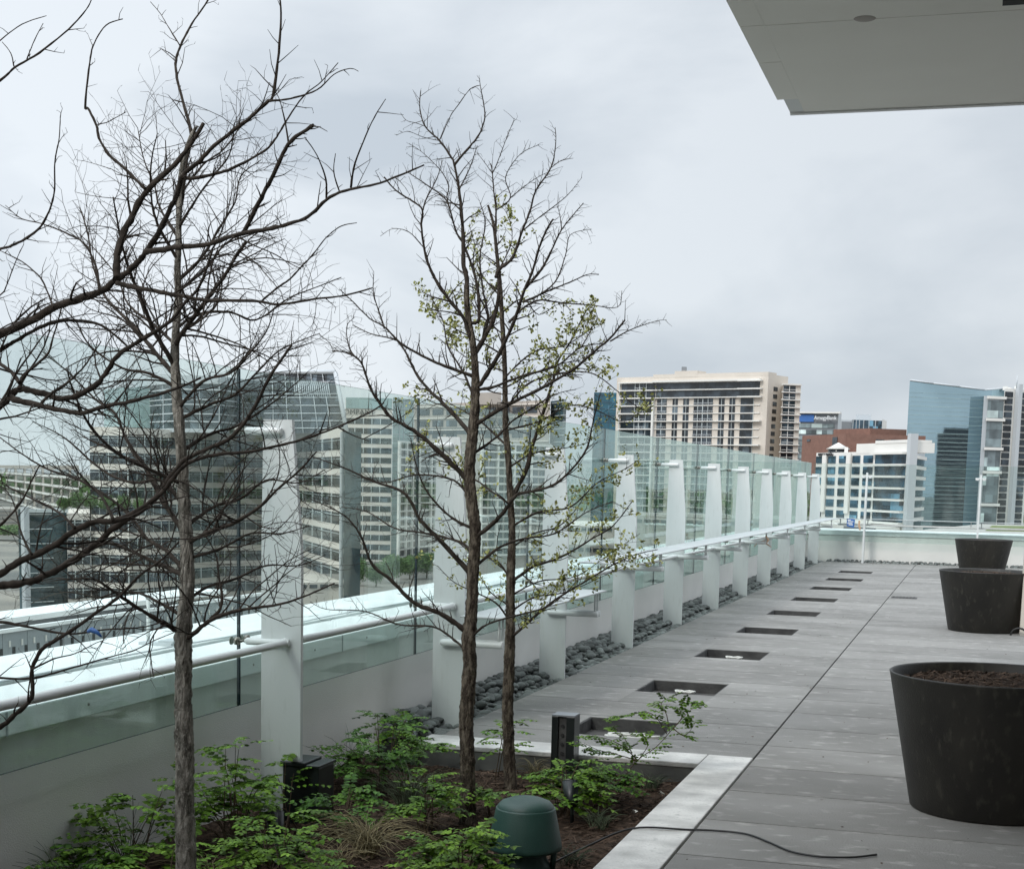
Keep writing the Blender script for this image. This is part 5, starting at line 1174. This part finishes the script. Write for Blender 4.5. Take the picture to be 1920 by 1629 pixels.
# dark office tower standing behind the camera, seen mirrored in the blue tower
def mir(px, py, dist):
    s_ = f.S(px); d = ray(px, py).normalized(); t = (A-EYE).dot(f.n)/d.dot(f.n); H = EYE+d*t; rf = d-f.n*2*d.dot(f.n); return H+rf*dist
zm = mir(1790, 812, 820).z; ml, mr_ = mir(1753, 900, 820), mir(1832, 900, 820)
r = empty('office_tower', ((ml.x+mr_.x)/2, (ml.y+mr_.y)/2, -34), 'dark banded tower seen only as the reflection in the blue glass tower', 'building')
u_ = Vector((mr_.x-ml.x, mr_.y-ml.y, 0)); dn = Vector((ml.x, ml.y, 0))-Vector((f.A.x, f.A.y, 0)); dn.normalize(); cs = [ml, mr_, mr_+dn*30, ml+dn*30]
w = MB(); w.prism([(q.x, q.y) for q in cs][::-1], -34, zm); c0 = ml.lerp(mr_, .12); c1 = ml.lerp(mr_, .8); w.prism([(q.x, q.y) for q in (c0+dn*8, c1+dn*8, c1+dn*22, c0+dn*22)][::-1], zm, zm+5); w.build('glass_wall', M_signd, r)
w = MB()
for k in range(26): z_ = zm-1-3.6*k; a_ = ml-dn*.6-u_*.005; b_ = mr_-dn*.6+u_*.005; w.prism([(q.x, q.y) for q in (a_, b_, b_+dn*.5, a_+dn*.5)][::-1], z_-.9, z_)
w.build('floor_band', M_conc, r)
# B13 gridded tower at right edge ----------------------------------------------------------
r = bld('gridded_tower', 1880, 730, 40, 'tower of grey glass and white frames at the right edge')
f = Fac(1845, 742, 1884, 744, 38.9, r); zG = 38.9; body(r, [f.A, f.B], zG, 40, M_lgrey)
f.windows(M_wg, [(1853, 1881, a, b) for a, b in ((750, 782), (789, 836), (843, 880), (886, 940), (950, 985))], .02, .5, frame=mull(M_mull, 4.5, 3, .12))
w = MB(); [f.box(w, 1850, 1884, a, a+5, .4, 1.2) for a in (742, 783, 837, 881, 942)]; w.build('wall_band', M_whitew, r)
g = Fac(1884, 728, 1935, 731, 42.2, r); body(r, [g.A, g.B], 42.2, 40, M_whitew)
g.windows(M_wd, [(a, b, 734+12.6*k, 744+12.6*k) for k in range(22) for a, b in ((1885, 1899), (1914, 1930))], .02, .4, frame=mull(M_mull, 4.5, 1, .12))
w = MB(); g.box(w, 1903, 1910, 44, -34, .4, 2.4, z=True); w.build('pilaster', M_lgrey, r)
w = MB(); p = g.A+g.u*g.S(1906)+Vector((0, 0, 0)); w.tube([(p.x, p.y-1, 42.5), (p.x, p.y-1, 47.5)], .3, 6); w.build('mast', M_lgrey, r)
w = MB(); [g.box(w, a, a+3, 42.2+h, 41.6, -3, -1, z=True) for a, h in ((1890, .9), (1897, .5), (1912, 1.3), (1919, .8))]; w.build('roof_unit', M_whitew, r)
# tall dark block behind the camera side, mirrored in the blue tower
# far left blocks
r = bld('apartment_block', 60, 872, 4, 'long distant apartment block with white balconies at the left edge')
f = Fac(-40, 872, 148, 872.5, 4.2, r); body(r, [f.A, f.B], 4.2, 25, M_conc)
f.windows(M_wd, [(x, x+12, 876+9.5*k, 881.5+9.5*k) for k in range(9) for x in range(-36, 140, 17)], .02, .3)
w = MB(); [f.box(w, x, x+15, 882+9.5*k, 884+9.5*k, .3, 2.0) for k in range(9) for x in range(-37, 140, 17)]; w.build('balcony', M_whitew, r)
r = bld('parking_deck', 20, 955, -8, 'grey mesh-clad parking deck below the apartment block at left')
f = Fac(-60, 953, 49, 954, -20, r); body(r, [f.A, f.B], -20, 40, M_conc)
w = MB(); [f.box(w, -60, 48, 957+7*k, 957.8+7*k, .05, .4) for k in range(7)]; w.build('louvre', M_grey, r)
w = MB(); random.seed(3)
for i in range(14): canopy_clumps(w, q3(-30+i*6, 993, 760), 9, 2.2, 300, .8)
tag(w.build('hedge', M_green), 'dark green hedge in front of the grey parking deck', 'hedge')
# low buildings seen over the side parapet
def lowblock(name, x0, y0, x1, y1, z, back, m, lab, slots=None, mw=M_wd):
    global r
    r = bld(name, (x0+x1)/2, (y0+y1)/2, z, lab); f = Fac(x0, y0, x1, y1, z, r); body(r, [f.A, f.B], z, back, m, -34)
    if slots: f.windows(mw, slots, .03, .3)
    return f
lowblock('low_building', 555, 1092, 660, 1090, -21, 30, M_beige, 'low beige building at the foot of the banded tower', [(560+20*i, 574+20*i, 1096, 1103) for i in range(5)])
lowblock('low_building', 812, 1052, 900, 1050, -22, 40, M_whitew, 'low white roofed building behind the third post', [(818+16*i, 830+16*i, 1056, 1064) for i in range(5)])
lowblock('low_building', 1062, 985, 1150, 986, -12, 60, M_cream, 'long low cream building left of the blue slim tower', [(1066+12*i, 1075+12*i, 989, 995) for i in range(7)])
lowblock('low_building', 1050, 1020, 1160, 1022, -16, 60, M_conc, 'low grey building seen between the fourth and fifth posts', [(1056+14*i, 1066+14*i, 1026, 1033) for i in range(7)])
lowblock('low_building', 1155, 965, 1530, 975, -9, 60, M_conc, 'long low podium in front of the beige hotel', [(1160+16*i, 1172+16*i, 972, 978) for i in range(23)])
# green roof right
p = [on(1700, 996, 2, -6), on(2000, 1004, 2, -6), on(2000, 985, 2, -6), on(1840, 982, 2, -6)]
r = empty('green_roof', p[0], 'low roof with a strip of lawn beyond the end wall at right', 'roof')
w = MB(); w.prism([(q.x, q.y) for q in p], -34, -6); w.build('roof', M_roof, r)
a = on(1848, 994, 2, -5.9); b = on(1990, 997, 2, -5.9); c = on(1990, 987, 2, -5.9); d = on(1860, 985, 2, -5.9); w = MB(); w.prism([(q.x, q.y) for q in (a, b, c, d)], -6, -5.9); w.build('lawn', M_lawn, r)
# neighbouring white louvre screen roof
r = empty('louvre_screen', (-9, 13, -1.4), 'grey screen fence with vertical slots beyond the side coping at left', 'screen')
w = MB(); y = 5.0; X = -9.0
zt = .09
while y < 19.6:
    w.box(X-.02, X, y, y+.40, -1.6, zt-.04); y += .41
w.build('panel', M_slot, r)
w = MB(); s_ = MB(); y = 5.15
while y < 19.4: w.box(X+.001, X+.006, y, y+.045, -.17, -.095); s_.box(X+.001, X+.008, y-.06, y-.03, -.09, -.03); y += .205
w.build('slot', M_dark, r); s_.build('bracket', M_scrap, r)
w = MB(); w.box(X-.03, X+.02, 5, 19.7, zt-.035, zt); w.build('top_rail', M_coping, r)
r = empty('flat_roof_building', (-16, 20, -4), 'low white flat roof beyond the slotted screen at left', 'building')
w = MB(); w.box(-14.15, -13.4, 6, 26, -.60, -.52); w.build('roof', M_coping, r)
w = MB(); w.box(-15.0, -14.2, 6, 25.5, -34, -.67); w.build('wall', M_grey, r)
w = MB(); [w.box(-14.19, -14.1, 7+2.4*i, 8.8+2.4*i, -1.8, -.95) for i in range(7)]; w.build('window', M_wd, r)
w = MB(); w.box(-13.3, -9.03, 4, 26, -34, -1.65); tag(w.build('lower_roof', M_roof), 'grey lower roof between the slotted screen and the white roof', 'roof')
# ground + distant wood
w = MB(); w.face([(-6000, -3000, -34.1), (6000, -3000, -34.1), (6000, 9000, -34.1), (-6000, 9000, -34.1)]); tag(w.build('ground', M_ground), kind='structure')
w = MB(); random.seed(8)
for i in range(420):
    x = -1900+i*9+random.uniform(-5, 5); y = 1500+random.uniform(-120, 120); canopy_clumps(w, Vector((x, y, -22+random.uniform(0, 9))), 16, 13, 34, 3.2)
tag(w.build('distant_wood', M_green), 'far green line of trees on the horizon between the buildings', 'wood', kind='stuff')
# ------------------------------------------------------------------ world + sun
SUN_EL, SUN_AZ = radians(38), radians(200)
W = bpy.data.worlds.new('World'); bpy.context.scene.world = W; W.use_nodes = True; N = W.node_tree.nodes; L = W.node_tree.links
bg = N['Background']; out = N['World Output']
sky = N.new('ShaderNodeTexSky'); sky.sky_type = 'NISHITA'; sky.sun_disc = False; sky.sun_elevation = SUN_EL; sky.sun_rotation = SUN_AZ
L.new(sky.outputs[0], bg.inputs['Color']); bg.inputs['Strength'].default_value = .06
bg2 = N.new('ShaderNodeBackground'); mx = N.new('ShaderNodeMixShader')
tc = N.new('ShaderNodeTexCoord'); mp = N.new('ShaderNodeMapping'); mp.inputs['Scale'].default_value = (1.4, 1.4, 3.0); mp.inputs['Location'].default_value = (.35, .2, .1); L.new(tc.outputs['Generated'], mp.inputs['Vector'])
n1 = N.new('ShaderNodeTexNoise'); n1.inputs['Scale'].default_value = 2.6; n1.inputs['Detail'].default_value = 7; n1.inputs['Roughness'].default_value = .5; n1.inputs['Distortion'].default_value = .25; L.new(mp.outputs[0], n1.inputs['Vector'])
rp = N.new('ShaderNodeValToRGB'); rp.color_ramp.elements[0].position = .36; rp.color_ramp.elements[1].position = .58
rp.color_ramp.elements[0].color = (.535, .595, .66, 1); rp.color_ramp.elements[1].color = (.745, .795, .845, 1); L.new(n1.outputs['Fac'], rp.inputs['Fac'])
# brighter towards the left of the view and behind the camera
sx = N.new('ShaderNodeSeparateXYZ'); L.new(tc.outputs['Generated'], sx.inputs[0])
mr = N.new('ShaderNodeMapRange'); mr.inputs['From Min'].default_value = -.75; mr.inputs['From Max'].default_value = .05; mr.inputs['To Min'].default_value = 1.18; mr.inputs['To Max'].default_value = .92; L.new(sx.outputs[0], mr.inputs['Value'])
mu = N.new('ShaderNodeMixRGB'); mu.blend_type = 'MULTIPLY'; mu.inputs[0].default_value = 1; L.new(rp.outputs[0], mu.inputs[1]); L.new(mr.outputs[0], mu.inputs[2])
mz = N.new('ShaderNodeMapRange'); mz.interpolation_type = 'SMOOTHSTEP'; mz.inputs['From Min'].default_value = .30; mz.inputs['From Max'].default_value = .95; mz.inputs['To Min'].default_value = 1.; mz.inputs['To Max'].default_value = 3.3; L.new(sx.outputs[2], mz.inputs['Value'])
m2 = N.new('ShaderNodeMixRGB'); m2.blend_type = 'MULTIPLY'; m2.inputs[0].default_value = 1; L.new(mu.outputs[0], m2.inputs[1]); L.new(mz.outputs[0], m2.inputs[2])
L.new(m2.outputs[0], bg2.inputs['Color']); bg2.inputs['Strength'].default_value = 1.
mx.inputs[0].default_value = .9; L.new(bg.outputs[0], mx.inputs[1]); L.new(bg2.outputs[0], mx.inputs[2]); L.new(mx.outputs[0], out.inputs['Surface'])
sun = bpy.data.lights.new('sun', 'SUN'); sun.energy = 1.3; sun.angle = radians(14); sun.color = (1, .96, .9)
so = bpy.data.objects.new('sun', sun); C.objects.link(so)
sd = Vector((sin(SUN_AZ)*cos(SUN_EL), cos(SUN_AZ)*cos(SUN_EL), sin(SUN_EL))); so.rotation_euler = sd.to_track_quat('Z', 'Y').to_euler()
S = bpy.context.scene; S.view_settings.view_transform = 'Standard'; S.view_settings.look = 'None'; S.view_settings.exposure = .14; S.view_settings.gamma = 1
S.render.engine = 'CYCLES'; S.cycles.transparent_max_bounces = 24; S.cycles.max_bounces = 8; S.cycles.use_denoising = True
